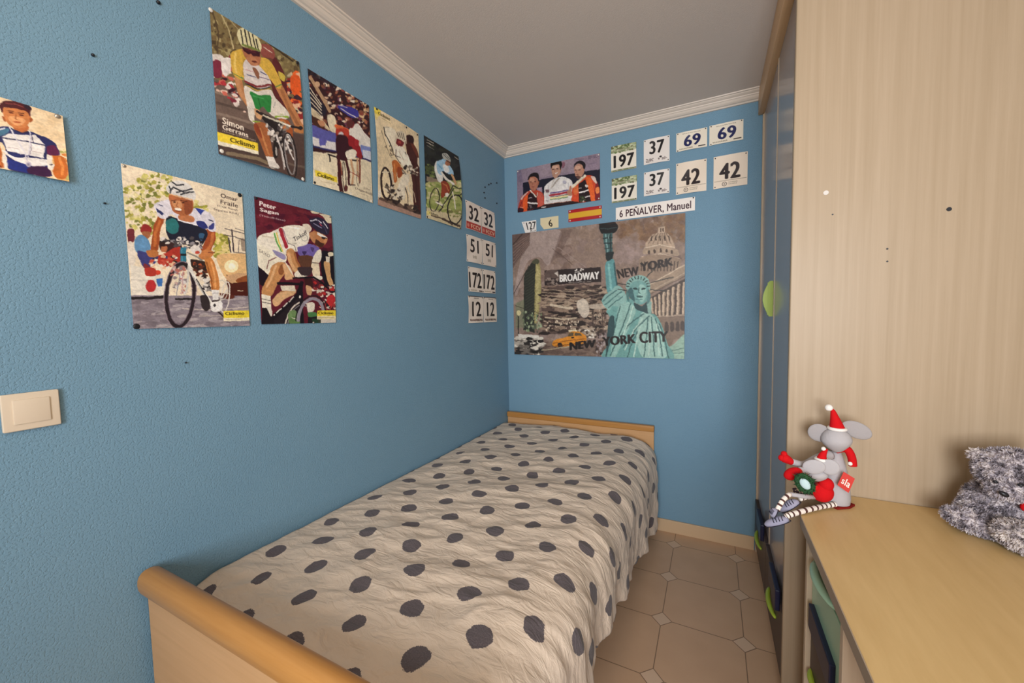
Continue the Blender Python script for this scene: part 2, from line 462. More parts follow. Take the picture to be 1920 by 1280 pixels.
# ------------------------------------------------------------------ duvet
def fbm(x, y, s, seed=0.0):
    return mnoise.noise((x*s+seed, y*s*1.0-seed, seed*0.37)) + 0.5*mnoise.noise((x*s*2.1-seed, y*s*2.1, seed))
def make_duvet():
    NX, NY = 170, 230
    y0, y1 = -1.986, -0.056
    xc, rc = 0.845, 0.135
    AL = xc + rc*math.pi*0.5 + 0.52
    verts, uvs = [], []
    for j in range(NY+1):
        t = j/NY; y = y0+(y1-y0)*t
        hem = 0.335 + (0.085-0.335)*max(0.0, min(1.0, (t-0.12)/0.85))**1.1
        hem += 0.020*math.sin(y*9.0)+0.028*mnoise.noise((y*3.3, 4.0, 0))
        zt = 0.578 + 0.006*math.sin(y*2.3)
        if y < -1.86: zt -= 0.30*(max(0, -1.86-y))**1.35*2.0
        if y > -0.12: zt -= 0.9*(max(0, y+0.12))**1.5
        drop = zt-rc-hem
        alen = xc + rc*math.pi*0.5 + drop
        for i in range(NX+1):
            a = alen*i/NX
            if a <= xc:
                x, z, nx_, nz = 0.012+a*(xc-0.012)/xc, zt, 0, 1
            elif a <= xc+rc*math.pi*0.5:
                th = (a-xc)/rc
                x, z = xc+rc*math.sin(th), zt-rc+rc*math.cos(th); nx_, nz = math.sin(th), math.cos(th)
            else:
                x, z, nx_, nz = xc+rc, zt-rc-(a-xc-rc*math.pi*0.5), 1, 0
            hang = max(0.0, min(1.0, (a-xc-0.05)/0.45))
            # crown of the duvet, pillow-less sag, long wrinkles
            side = max(0.0, min(1.0, (x-0.02)/0.08))
            w = 0.010*fbm(x*1.0+y*0.35, y*2.2-x*0.6, 3.0, 1.7) + 0.0055*fbm(a*0.9+y*0.55, y*2.6-a*0.9, 7.5, 5.1)
            ridge = 1-abs(mnoise.noise((a*4.0+y*1.5, y*9.0-a*3.0, 2.2)))*2
            w += 0.005*max(0, ridge)**2
            ridge2 = 1-abs(mnoise.noise((a*8.0+y*2.5, y*17.0-a*5.0, 7.2)))*2
            w += 0.0028*max(0, ridge2)**3
            d = w*(0.25+0.75*side)
            # vertical folds in the hanging side
            fold = 0.020*math.sin(y*19+1.1*math.sin(y*5))+0.016*mnoise.noise((y*11, a*1.2, 3.0))
            d += fold*hang**1.3 + 0.045*hang*(1-0.9*hang) + 0.05*hang*max(0, (t-0.55)/0.45)*(1.25-hang)
            bulge = 0.010*math.sin(math.pi*min(1, max(0, x/0.9)))
            xx, zz = x+nx_*d, z+nz*(d+bulge)
            verts.append((max(0.008, xx), y + 0.008*hang*mnoise.noise((y*6, a*4, 9.0)), max(0.03, zz)))
            uvs.append((a+0.012, y+2.0))
    faces = [(j*(NX+1)+i, j*(NX+1)+i+1, (j+1)*(NX+1)+i+1, (j+1)*(NX+1)+i) for j in range(NY) for i in range(NX)]
    o = mk('duvet', verts, faces, duvet_m, origin=(0.5, -1.0, 0.3), smooth=True)
    uvl = o.data.uv_layers.new(name='UVMap')
    li = np.empty(len(o.data.loops), dtype=np.int32); o.data.loops.foreach_get('vertex_index', li)
    uvl.data.foreach_set('uv', np.asarray(uvs)[li].ravel())
    s = o.modifiers.new('thickness', 'SOLIDIFY'); s.thickness = 0.012; s.offset = -1
    return tag(o, 'crumpled cream duvet with dark grey polka dots spread over the bed', 'duvet')
make_duvet()

# ------------------------------------------------------------------ wardrobe
wd = tag(empty('wardrobe', (1.8, -0.5, 0)), 'tall built-in wardrobe with grey glass doors and a big pale maple end panel', 'wardrobe')
g = Geo().box(1.497, 2.115, -0.985, -0.962, 0.0, HC-0.001, 0.005, seg=3)
ep = auto_smooth(g.out('end_panel', panel_m, wd))
PF = -0.985
def disc(geo, c, axis, r, h, n=14, mi=0, r2=None):
    r2 = r if r2 is None else r2
    ax = Vector(axis); geo.tube([Vector(c), Vector(c)+ax*h], [r, r2], n, mi)
    return geo
holes = [((1.578, PF, 1.646), 0.0075, mat('pale_cap', '#d6cec6', 0.5), 'screw_cap', 'pale round screw cap'), ((1.840, PF, 1.562), 0.0062, pin_dark, 'cable_hole', 'black round hole'),
         ((1.719, PF, 1.470), 0.0028, pin_dark, 'dowel_hole', None), ((1.720, PF, 1.435), 0.0028, pin_dark, 'dowel_hole', None), ((1.595, PF, 1.581), 0.0025, pin_dark, 'dowel_hole', None)]
for c, r, m, nm, lb in holes:
    o = disc(Geo(), (c[0], PF+0.002, c[2]), (0, -1, 0), r, 0.0028, r2=r*0.85).out(nm, m, ep)
    if lb: o['label'] = lb
Geo().box(1.522, 2.115, -0.93, -0.012, 0.06, 0.08).box(1.522, 2.115, -0.962, -0.012, 2.35, 2.37).box(2.095, 2.115, -0.962, -0.005, 0.0, 2.42).out('carcass', panel_m, wd)
Geo().box(1.504, 1.53, -0.022, -0.002, 0.0, 2.31, 0.003).out('side_post', panel_edge, wd)
def door(y0, y1, x):
    d = Geo().box(x, x+0.006, y0, y1, 0.305, 2.325).out('door', glass_m, wd)
    Geo().box(x-0.002, x+0.012, y0, y0+0.004, 0.305, 2.325).box(x-0.002, x+0.012, y1-0.004, y1, 0.305, 2.325).out('door_stile', panel_edge, d)
    return d
dA = door(-0.50, -0.024, 1.512); dB = door(-0.961, -0.501, 1.512)
def bow(name, y0, y1, z0, z1, xf, out_, parent, m=lime_m, r=0.011):
    """bow handle from (y0,z0) to (y1,z1) standing off the front at x = xf"""
    a, b = Vector((xf, y0, z0)), Vector((xf, y1, z1))
    pts = []
    for k in range(13):
        t = k/12
        p = a.lerp(b, t); p.x -= out_*math.sin(math.pi*t)**0.6
        pts.append(p)
    o = Geo().tube(pts, [r*(0.75+0.35*math.sin(math.pi*k/12)) for k in range(13)], 12, flat=0.7).out(name, m, parent, smooth=True)
    o['label'] = 'lime green bow handle'
    return o
def plate_handle(name, y, z0, z1, xf, out_, parent, th=0.016):
    """solid half-moon grip standing off the door"""
    n = 16; prof = [(xf, z1)]+[(xf-out_*(0.35+0.65*math.sin(math.pi*k/n)), z1+(z0-z1)*k/n) for k in range(n+1)]+[(xf, z0)]
    g = Geo(); v = [(x, y-th/2, z) for x, z in prof]+[(x, y+th/2, z) for x, z in prof]; m = len(prof)
    g.add(v, [tuple(range(m)), tuple(range(2*m-1, m-1, -1))]+[(k, m+k, m+(k+1) % m, (k+1) % m) for k in range(m)])
    for k in range(2): g.box(xf-out_*0.55+k*0.010, xf-out_*0.55+k*0.010+0.003, y-th/2-0.003, y-th/2, z0+.006, z1-.006)
    o = g.out(name, lime_m, parent); o['label'] = 'lime green half-moon handle'
    return o
plate_handle('handle', -0.452, 1.282, 1.432, 1.512, 0.036, dA)
def low_drawer(y0, y1):
    d = Geo().box(1.500, 1.518, y0, y1, 0.07, 0.298, 0.002).out('drawer', brown_m, wd)
    d['label'] = 'dark brown drawer front'
    bow('handle', y0+0.30*(y1-y0), y0+0.68*(y1-y0), 0.195, 0.195, 1.500, 0.013, d, r=0.008)
    Geo().box(1.486, 1.502, y0+0.14*(y1-y0), y0+0.52*(y1-y0), 0.27, 0.345, 0.004).out('drawer_pull', navy_m, d)['label'] = 'navy blue drawer pull'
low_drawer(-0.49, -0.03); low_drawer(-0.958, -0.495)
Geo().box(1.515, 1.53, -0.962, -0.005, 0.0, 0.068).out('plinth', brown_m, wd)
auto_smooth(Geo().box(1.484, 1.515, -0.961, -0.004, 2.312, HC-0.001, 0.004).out('valance', valance_m, wd))

# ------------------------------------------------------------------ desk
desk = tag(empty('desk', (1.8, -1.8, 0)), 'long pale wood desk with open side in front of the maple panel', 'desk')
outl = [(1.503, -2.62), (2.112, -2.62), (2.112, -0.989), (1.645, -0.989), (1.628, -1.02), (1.506, -1.176), (1.503, -1.182)]
top = Geo().prism(outl, 0.722, 0.75, bev=0.0012).out('desktop', desk_m, desk)
Geo().box(1.5015, 1.5045, -2.62, -1.184, 0.7225, 0.7495).out('edge_strip', desk_edge, top)
Geo().box(1.522, 2.10, -1.172, -1.152, 0.0, 0.722, 0.002).out('side_board', panel_edge, desk)
Geo().box(1.518, 2.10, -1.517, -1.497, 0.0, 0.722, 0.002).out('side_board', panel_edge, desk)
Geo().box(1.60, 2.10, -2.60, -2.58, 0.0, 0.722, 0.002).out('side_board', panel_edge, desk)
Geo().box(1.66, 1.675, -2.57, -1.52, 0.0, 0.722).out('back_board', beech, desk)
Geo().box(2.085, 2.10, -1.497, -1.172, 0.0, 0.722).out('back_board', brown_m, desk)
d1 = Geo().box(1.534, 1.55, -1.494, -1.175, 0.452, 0.628, 0.002).out('drawer', green_glass, desk); d1['label'] = 'pale green glass drawer front'
bow('handle', -1.20, -1.40, 0.634, 0.645, 1.536, 0.016, d1, MATS['pale_green_glass'], 0.010)
Geo().box(1.522, 1.535, -1.41, -1.20, 0.455, 0.520, 0.003).out('drawer_pull', navy_m, d1)['label'] = 'navy blue drawer pull'
Geo().box(1.55, 2.05, -1.48, -1.19, 0.46, 0.47).out('drawer_bottom', brown_m, d1)
d2 = Geo().box(1.534, 1.55, -1.494, -1.175, 0.24, 0.447, 0.002).out('drawer', brown_m, desk); d2['label'] = 'dark brown drawer front'
bow('handle', -1.185, -1.26, 0.322, 0.322, 1.536, 0.008, d2, r=0.007)
d3 = Geo().box(1.534, 1.55, -1.494, -1.175, 0.03, 0.235, 0.002).out('drawer', green_glass, desk); d3['label'] = 'pale green glass drawer front'
Geo().box(1.57, 2.08, -1.497, -1.172, 0.66, 0.675).out('shelf', brown_m, desk)

# ------------------------------------------------------------------ light switch
sw = tag(empty('light_switch', (0, -2.186, 1.123)), 'square cream light switch on the blue wall at the left edge', 'light switch')
auto_smooth(Geo().box(0.0005, 0.009, -2.227, -2.146, 1.084, 1.162, 0.0035, seg=3).out('cover_plate', switch_m, sw))
auto_smooth(Geo().box(0.006, 0.0118, -2.212, -2.161, 1.098, 1.149, 0.002).out('rocker', switch_m, sw))

# ------------------------------------------------------------------ printed sheets on the walls
def homography(src, dst):
    A, b = [], []
    for (x, y), (u, v) in zip(src, dst):
        A.append([x, y, 1, 0, 0, 0, -u*x, -u*y]); b.append(u)
        A.append([0, 0, 0, x, y, 1, -v*x, -v*y]); b.append(v)
    h = np.linalg.solve(np.array(A, float), np.array(b, float))
    return np.append(h, 1).reshape(3, 3)

class Art:
    """small painter: flat shapes are filled into a colour grid; drawn in any four-cornered drawing frame"""
    SS = 2
    def __init__(s, w, h, quad, bg):
        s.w, s.h = w, h
        s.W, s.Hh = w*s.SS, h*s.SS
        s.img = np.empty((s.Hh, s.W, 3)); s.img[:] = s.rgb(bg)
        s.H = homography(quad, [(0, 0), (1, 0), (1, 1), (0, 1)])
        s.texts = []; s.photo = 0.0
    @staticmethod
    def rgb(c):
        c = c.lstrip('#')
        if len(c) == 3: c = ''.join(k*2 for k in c)
        return np.array([int(c[i:i+2], 16) for i in (0, 2, 4)])/255.0
    def uv(s, pts):
        P = np.asarray(pts, float).reshape(-1, 2)
        q = np.c_[P, np.ones(len(P))] @ s.H.T
        return q[:, :2]/q[:, 2:3]
    def fill(s, col, uv, a=1.0):
        X = uv[:, 0]*s.W; Y = uv[:, 1]*s.Hh
        x0, x1 = max(0, int(X.min())), min(s.W, int(X.max())+2)
        y0, y1 = max(0, int(Y.min())), min(s.Hh, int(Y.max())+2)
        if x1 <= x0 or y1 <= y0: return
        gx = np.arange(x0, x1)+0.5; gy = (np.arange(y0, y1)+0.5)[:, None]
        ins = np.zeros((y1-y0, x1-x0), bool)
        n = len(X)
        for i in range(n):
            xa, ya, xb, yb = X[i], Y[i], X[(i+1) % n], Y[(i+1) % n]
            if ya == yb: continue
            c = ((gy >= min(ya, yb)) & (gy < max(ya, yb)))
            xi = xa+(gy-ya)*(xb-xa)/(yb-ya)
            ins ^= c & (gx < xi)
        sub = s.img[y0:y1, x0:x1]
        sub[ins] = sub[ins]*(1-a)+s.rgb(col)*a
    def p(s, col, *xy, a=1.0):
        s.fill(col, s.uv(xy), a); return s
    def s(self, col, *xy, a=1.0):
        P = np.asarray(xy, float).reshape(-1, 2); n = len(P); out = []
        for i in range(n):
            p0, p1, p2, p3 = P[i-1], P[i], P[(i+1) % n], P[(i+2) % n]
            for k in range(6):
                t = k/6
                out.append(0.5*((2*p1)+(p2-p0)*t+(2*p0-5*p1+4*p2-p3)*t*t+(3*p1-p0-3*p2+p3)*t**3))
        self.fill(col, self.uv(out), a); return self
    def c(s, col, x, y, rx, ry=None, rot=0, a=1.0):
        ry = rx if ry is None else ry
        th = np.linspace(0, 2*np.pi, 28, endpoint=False); r = math.radians(rot)
        ex, ey = np.cos(th)*rx, np.sin(th)*ry
        s.fill(col, s.uv(np.c_[x+ex*math.cos(r)-ey*math.sin(r), y+ex*math.sin(r)+ey*math.cos(r)]), a); return s
    def l(s, col, w, *xy, a=1.0):
        P = np.asarray(xy, float).reshape(-1, 2)
        for i in range(len(P)-1):
            d = P[i+1]-P[i]; L = np.hypot(*d)
            if L == 0: continue
            n = np.array([-d[1], d[0]])/L*w/2
            s.fill(col, s.uv([P[i]+n, P[i+1]+n, P[i+1]-n, P[i]-n]), a)
            if w > 5 and a == 1.0: s.c(col, P[i+1][0], P[i+1][1], w/2)
        if w > 5 and a == 1.0: s.c(col, P[0][0], P[0][1], w/2)
        return s
    def ring(s, col, w, x, y, rx, ry, rot=0, a0=0, a1=360):
        th = np.radians(np.linspace(a0, a1, 40)); r = math.radians(rot)
        ex, ey = np.cos(th)*rx, np.sin(th)*ry
        P = np.c_[x+ex*math.cos(r)-ey*math.sin(r), y+ex*math.sin(r)+ey*math.cos(r)]
        for i in range(len(P)-1): s.l(col, min(w, 5), *P[i], *P[i+1]) if w <= 5 else s.l(col, w, *P[i], *P[i+1])
        return s
    def blobs(s, cols, poly, n, r0, r1, seed, asp=1.6, rot=30, a=1.0):
        rnd = random.Random(seed); P = np.asarray(poly, float).reshape(-1, 2); cols = cols.split(',')
        k = 0
        while k < n:
            x = rnd.uniform(P[:, 0].min(), P[:, 0].max()); y = rnd.uniform(P[:, 1].min(), P[:, 1].max())
            ins = False
            for i in range(len(P)):
                (xa, ya), (xb, yb) = P[i], P[(i+1) % len(P)]
                if (ya > y) != (yb > y) and x < (xb-xa)*(y-ya)/(yb-ya)+xa: ins = not ins
            k += 1
            if not ins: continue
            r = rnd.uniform(r0, r1); m = 7
            th = [2*math.pi*q/m+rnd.uniform(-.3, .3) for q in range(m)]; rr = math.radians(rnd.uniform(-rot, rot))
            pts = []
            for t in th:
                ex, ey = math.cos(t)*r*asp*rnd.uniform(.6, 1.2), math.sin(t)*r*rnd.uniform(.6, 1.2)
                pts += [x+ex*math.cos(rr)-ey*math.sin(rr), y+ex*math.sin(rr)+ey*math.cos(rr)]
            s.fill(rnd.choice(cols), s.uv(pts), a)
        return s
    def text(s, col, string, *quad, bold=0.02):
        s.texts.append((string, s.uv(quad), col, bold)); return s
    def grid(s):
        if s.photo: s.img = np.repeat(np.repeat(s.grain(), s.SS, 0), s.SS, 1)
        for string, quad, col, bold in s.texts:
            tv, tf = text_mesh(string)
            k = 2.2*bold/len(string)
            for ox, oy in ((0, 0), (k, 0), (-k, 0), (0, bold*.7), (0, -bold*.7)):
                x = (tv[:, 0:1]*(1-2*k)+k)+ox; y = (tv[:, 1:2]*(1-1.4*bold)+.7*bold)+oy
                P = (quad[0]*(1-x)+quad[1]*x)*(1-y)+(quad[3]*(1-x)+quad[2]*x)*y
                for q in tf: s.fill(col, P[list(q)])
        return s.img.reshape(s.h, s.SS, s.w, s.SS, 3).mean(axis=(1, 3))
    def grain(s):
        g = s.img.reshape(s.h, s.SS, s.w, s.SS, 3).mean(axis=(1, 3))
        if True:
            # half-tone softness and the uneven ink of a printed photograph
            rs = np.random.RandomState(s.w*7+s.h)
            def cells(n):
                a = rs.rand(int(s.h/n)+3, int(s.w/n)+3)
                y = np.arange(s.h)/n; x = np.arange(s.w)/n; yi = y.astype(int); xi = x.astype(int)
                fy = (y-yi)[:, None]; fx = (x-xi)[None]
                return (a[yi][:, xi]*(1-fy)*(1-fx)+a[yi+1][:, xi]*fy*(1-fx)+a[yi][:, xi+1]*(1-fy)*fx+a[yi+1][:, xi+1]*fy*fx)-.5
            dx = (cells(5)*3.2+cells(11)*4)*s.photo; dy = (cells(5)*3.2+cells(11)*4)*s.photo
            yy = np.clip(np.arange(s.h)[:, None]+dy, 0, s.h-1).astype(int); xx = np.clip(np.arange(s.w)[None]+dx, 0, s.w-1).astype(int)
            keep = g.copy(); g = g[yy, xx]
            g = 0.78*g+0.22*keep
            k = 1+s.photo*(0.30*cells(2.2)+0.22*cells(6)+0.14*cells(18))
            g = g*k[..., None]
        return g

TXT = {}
def text_mesh(string):
    if string not in TXT:
        cu = bpy.data.curves.new('lettering', 'FONT'); cu.body = string; cu.size = 1.0
        cu.resolution_u = 4; cu.space_character = 1.06
        ob = bpy.data.objects.new('lettering', cu); COL.objects.link(ob)
        dg = bpy.context.evaluated_depsgraph_get(); dg.update()
        me = ob.evaluated_get(dg).to_mesh()
        v = np.array([w.co[:2] for w in me.vertices]); f = [tuple(q.vertices) for q in me.polygons]
        ob.evaluated_get(dg).to_mesh_clear()
        bpy.data.objects.remove(ob); bpy.data.curves.remove(cu)
        mn, mx = v.min(0), v.max(0)
        v = (v-mn)/(mx-mn); v[:, 1] = 1-v[:, 1]
        TXT[string] = (v, f)
    return TXT[string]

SHEETS = {}
def sheet(name, wall, rect, art, label, cat, group=None, bend=None, shape=None, thick=0.0006, pins=(), off=0.0015, edge=None, gain=1.06):
    """a printed sheet fixed to a wall: rect = (left, right, bottom, top) on the wall; bend(s, t) lifts it off the wall"""
    u0, u1, z0, z1 = rect
    def place(s_, t_, lift=0.0):
        if shape: s_, t_ = shape(s_, t_)
        d = off + thick + lift + (bend(s_, t_) if bend else 0.0)
        u = u0+(u1-u0)*s_; z = z1+(z0-z1)*t_
        return (d, u, z) if wall == 'L' else (u, -d, z)
    w, h = art.w, art.h
    g_ = art.grid()*gain
    # colours sit on the points: cell centres plus a rim
    S = np.r_[0, (np.arange(w)+0.5)/w, 1]; T = np.r_[0, (np.arange(h)+0.5)/h, 1]
    gi = np.clip(np.arange(-1, w+1), 0, w-1); gj = np.clip(np.arange(-1, h+1), 0, h-1)
    colr = g_[gj][:, gi]
    W, H = len(S), len(T)
    verts = [place(a, b) for b in T for a in S]
    cols = [tuple(c) for c in colr.reshape(-1, 3)]
    I = np.arange(W*H).reshape(H, W)
    quads = np.stack([I[:-1, :-1], I[1:, :-1], I[1:, 1:], I[:-1, 1:]], -1).reshape(-1, 4)
    faces = [tuple(q) for q in quads]; mids = [0]*len(faces)
    # rim and back (the back is a coarser net that follows the same bend)
    ring = list(I[0, :])+list(I[1:, -1])+list(I[-1, -2::-1])+list(I[-2:0:-1, 0])
    nb = len(verts); dv = np.array((-thick, 0, 0) if wall == 'L' else (0, thick, 0))
    for k in ring: verts.append(tuple(np.array(verts[k])+dv)); cols.append(cols[k])
    n = len(ring)
    for k in range(n): faces.append((ring[k], nb+k, nb+(k+1) % n, ring[(k+1) % n])); mids.append(0 if edge is None else 1)
    nb = len(verts); K = 28
    for j in range(K+1):
        for i in range(K+1): verts.append(place(i/K, j/K, -thick)); cols.append((.85, .82, .78))
    for j in range(K):
        for i in range(K): faces.append((nb+j*(K+1)+i, nb+j*(K+1)+i+1, nb+(j+1)*(K+1)+i+1, nb+(j+1)*(K+1)+i)); mids.append(0 if edge is None else 1)
    mats = [canvas_m if edge else print_m]
    if edge: mats.append(edge)
    ctr = ((0, (u0+u1)/2, (z0+z1)/2) if wall == 'L' else ((u0+u1)/2, 0, (z0+z1)/2))
    o = mk(name, verts, faces, mats, None, ctr, False, mids)
    at_ = o.data.attributes.new('Col', 'FLOAT_COLOR', 'POINT')
    C = np.clip(np.asarray(cols), 0, 1)
    C = np.where(C <= 0.04045, C/12.92, ((C+0.055)/1.055)**2.4)
    at_.data.foreach_set('color', np.c_[C, np.ones(len(C))].ravel())
    tag(o, label, cat, group)
    SHEETS[label] = place
    for pn in pins:
        a, b, m = pn[:3]; r = pn[3] if len(pn) > 3 else 0.0045
        x, y, z = place(a, b); q = Geo()
        ax = (1, 0, 0) if wall == 'L' else (0, -1, 0)
        sgn = -0.0006
        c0 = (x+sgn*ax[0], y+sgn*ax[1], z)
        q.tube([Vector(c0)+Vector(ax)*k for k in (0, 0.0012, 0.0024, 0.003)], [r, r, r*0.8, r*0.3], 10)
        q.out('push_pin', m, o, smooth=True)
    return o

UNIT = [(0, 0), (1, 0), (1, 1), (0, 1)]
# ---- race numbers
PAPER = '#e8dcd0'
def corner_pins(m=pin_dark, r=0.0032, which='abcd'):
    P = {'a': (0.05, 0.05), 'b': (0.95, 0.05), 'c': (0.95, 0.95), 'd': (0.05, 0.95)}
    return [(P[k][0], P[k][1], m, r) for k in which]
def scribble(A, col, x0, x1, y, h, seed, n=9):
    rnd = random.Random(seed)
    for k in range(n):
        xa = x0+(x1-x0)*k/n; A.p(col, xa, y+rnd.uniform(0, h*.3), xa+(x1-x0)/n*rnd.uniform(.5, .95), y, xa+(x1-x0)/n*.9, y+h, xa, y+h*rnd.uniform(.7, 1))
def bib_bend(k):
    def f(s_, t_):
        return 0.0035*math.sin(math.pi*s_)*abs(2*t_-1)**2 + 0.002*math.sin(math.pi*t_)*abs(2*s_-1)**3 + 0.001*math.sin(7*s_+k*3+5*t_)+0.001
    return f
BIB_L = 'race numbers pinned beside the room corner'
BIB_B = 'race numbers pinned above the city picture'
def bib_32(k):
    A = Art(96, 90, UNIT, PAPER)
    A.p('#b03a30', .02, .73, .99, .73, .99, .99, .02, .99).c('#d08070', .14, .86, .07, .07)
    A.text('#211a1c', '32', .2, .13, .84, .13, .84, .64, .2, .64, bold=0.03)
    A.text('#e8c8a8', 'FCCV', .3, .79, .95, .79, .95, .94, .3, .94, bold=0.02)
    return A
def bib_51(k):
    A = Art(90, 84, UNIT, PAPER)
    scribble(A, '#b3a89a', .38, .62, .72, .13, 3, 3)
    return A.text('#211a1c', '51', .24, .12, .78, .12, .78, .62, .24, .62, bold=0.03)
def bib_172(k):
    A = Art(90, 84, UNIT, PAPER)
    scribble(A, '#b8ad98', .15, .6, .9, .06, 5, 6); A.p('#3a3436', .72, .92, .94, .92, .94, .97, .72, .97)
    return A.text('#211a1c', '172', .05, .2, .93, .2, .93, .84, .05, .84, bold=0.03)
def bib_12(k):
    A = Art(96, 96, UNIT, PAPER)
    A.p('#4a4648', .02, .0, .98, .0, .98, .03, .02, .03); scribble(A, '#8a7f78', .35, .7, .06, .04, 2, 5)
    scribble(A, '#5a4038', .1, .95, .85, .09, 9, 12)
    return A.text('#211a1c', '12', .24, .2, .84, .2, .84, .76, .24, .76, bold=0.03)
LB = [('32', bib_32, -0.501, -0.332, 1.985, 1.824, -0.158), ('51', bib_51, -0.502, -0.330, 1.789, 1.632, -0.154),
      ('172', bib_172, -0.493, -0.333, 1.604, 1.458, -0.169), ('12', bib_12, -0.499, -0.331, 1.433, 1.272, -0.161)]
extra = {'32': 'with red band', '51': 'with curled edges', '172': 'filling the sheet', '12': 'in the lowest row'}
for num, fn, a, b, zt, zb, c in LB:
    for k, (l_, r_) in enumerate(((a, b), (b+0.004, c))):
        side = 'left of its pair' if k == 0 else 'right of its pair next to the corner'
        sheet('race_number', 'L', (l_, r_, zb, zt), fn(k), 'white race number %s %s, %s' % (num, extra[num], side), 'race number', BIB_L,
              bend=bib_bend(k+len(num)), pins=corner_pins(which='abcd' if num in ('51', '172') else 'ab'))

def bib_197(k):
    A = Art(96, 96, UNIT, '#e8dfd0')
    A.p('#8a9668', 0, 0, 1, 0, 1, .27, 0, .27).blobs('#5f7340,#a8b088,#6a6248,#c0c4a4,#4f6038', (0, 0, 1, 0, 1, .27, 0, .27), 140, .02, .05, 7)
    A.p('#c2c2a8', .02, .16, .98, .16, .98, .24, .02, .24, a=.5)
    A.p('#a7a58c', 0, .93, 1, .93, 1, 1, 0, 1); scribble(A, '#6c7a55', .05, .95, .94, .05, 4, 4)
    return A.text('#1a1618', '197', .1, .37, .92, .37, .92, .86, .1, .86, bold=0.035)
def bib_37(k):
    A = Art(96, 96, UNIT, '#e6ddd6')
    A.blobs('#8a7f7c,#b0a4a0,#6f6466', (.1, .77, .36, .77, .36, .92, .1, .92), 26, .015, .035, 5)
    A.blobs('#8a7f7c,#b0a4a0', (.55, .8, .88, .8, .88, .92, .55, .92), 22, .012, .03, 6).c('#3a3436', .66, .78, .05, .035)
    return A.text('#1a1618', '37', .22, .1, .8, .1, .8, .62, .22, .62, bold=0.03)
def bib_69(k):
    A = Art(100, 66, UNIT, '#eadfcc')
    scribble(A, '#b5aa98', .2, .8, .08, .05, 8, 10); scribble(A, '#a59a88', .1, .55, .85, .08, 9, 9)
    A.p('#3b3434', .72, .86, .95, .86, .95, .92, .72, .92)
    return A.text('#1a1f52', '69', .25, .2, .8, .2, .8, .8, .25, .8, bold=0.035)
def bib_42(k):
    A = Art(100, 104, UNIT, '#ead8c4')
    A.p('#8f8272', .02, .775, .98, .775, .98, .787, .02, .787).ring('#5f5650', .02, .33, .885, .065, .06)
    A.c('#8a8078', .33, .885, .025, .025)
    scribble(A, '#b3a592', .45, .72, .83, .035, 3, 6); scribble(A, '#b3a592', .45, .7, .885, .035, 4, 6)
    return A.text('#241618', '42', .17, .24, .8, .24, .8, .74, .17, .74, bold=0.035)
BB = [('197', bib_197, (0.730, 0.877, 2.162, 2.312), 'upper of the two with a green top band'),
      ('197', bib_197, (0.733, 0.880, 1.979, 2.122), 'lower of the two with a green top band'),
      ('37', bib_37, (0.919, 1.059, 2.170, 2.310), 'upper of the two square ones'),
      ('37', bib_37, (0.920, 1.059, 1.991, 2.126), 'lower of the two square ones'),
      ('69', bib_69, (1.094, 1.249, 2.208, 2.309), 'in blue digits, the left one of the two'),
      ('69', bib_69, (1.260, 1.419, 2.208, 2.312), 'in blue digits, the right one near the wardrobe'),
      ('42', bib_42, (1.094, 1.248, 1.973, 2.144), 'on cream paper, the left one of the two'),
      ('42', bib_42, (1.282, 1.441, 1.973, 2.143), 'on cream paper, the right one near the wardrobe')]
for i, (num, fn, rc, lb) in enumerate(BB):
    sheet('race_number', 'B', rc, fn(i), 'race number %s %s' % (num, lb), 'race number', BIB_B, bend=bib_bend(i),
          pins=corner_pins(which=('c' if num == '197' else 'abc' if num == '37' else 'abd')))
A = Art(76, 54, UNIT, '#e6e0da')
scribble(A, '#8a8280', .45, .9, .9, .06, 3, 5); A.c('#2a2628', .55, .86, .05, .05)
A.text('#1f1a1c', '127', .27, .1, .97, .1, .97, .78, .27, .78, bold=0.02)
def trapez(s_, t_): return (s_+0.24*t_*(1-s_), t_)
sheet('race_number', 'B', (0.125, 0.232, 1.868, 1.944), A, 'small white race number 127 with a slanted left edge', 'race number', BIB_B, shape=trapez, pins=[(.13, .12, pin_dark, .003), (.9, .88, pin_dark, .003)])
A = Art(76, 46, UNIT, '#d9cba6')
A.text('#2a2420', '6', .45, .22, .65, .22, .65, .85, .45, .85, bold=0.02)
def cutcorner(s_, t_): return (s_+max(0, t_-0.55)*0.42*(1-s_), t_)
sheet('race_number', 'B', (0.262, 0.389, 1.876, 1.951), A, 'small cream race number 6 with a cut corner beside the flag', 'race number', BIB_B, shape=cutcorner)
A = Art(320, 56, UNIT, '#efe6de')
A.text('#3a1c28', '6 PEÑALVER, Manuel', .05, .1, .955, .1, .955, .9, .05, .9, bold=0.022)
sheet('name_strip', 'B', (0.757, 1.192, 1.874, 1.948), A, 'long white paper strip printed with a name above the city picture', 'name strip', pins=[(.98, .06, pin_dark, .004), (.02, .96, pin_dark, .003)], bend=lambda s_, t_: 0.002)
A = Art(40, 32, UNIT, '#d8a62e')
A.p('#a81e26', 0, 0, 1, 0, 1, .26, 0, .26).p('#a81e26', 0, .74, 1, .74, 1, 1, 0, 1)
sheet('flag', 'B', (0.457, 0.671, 1.900, 1.976), A, 'small red and yellow striped paper flag with four white pins', 'flag', bend=lambda s_, t_: 0.001+0.003*math.sin(math.pi*s_)**2,
      pins=[(.05, .12, pin_white), (.95, .12, pin_white), (.95, .88, pin_white), (.05, .88, pin_white)])

# ---- the posters
MAG = 'cycling posters on the left wall'
def magazine_box(A, y='#e2cb40', *quad):
    A.p(y, *quad); return A
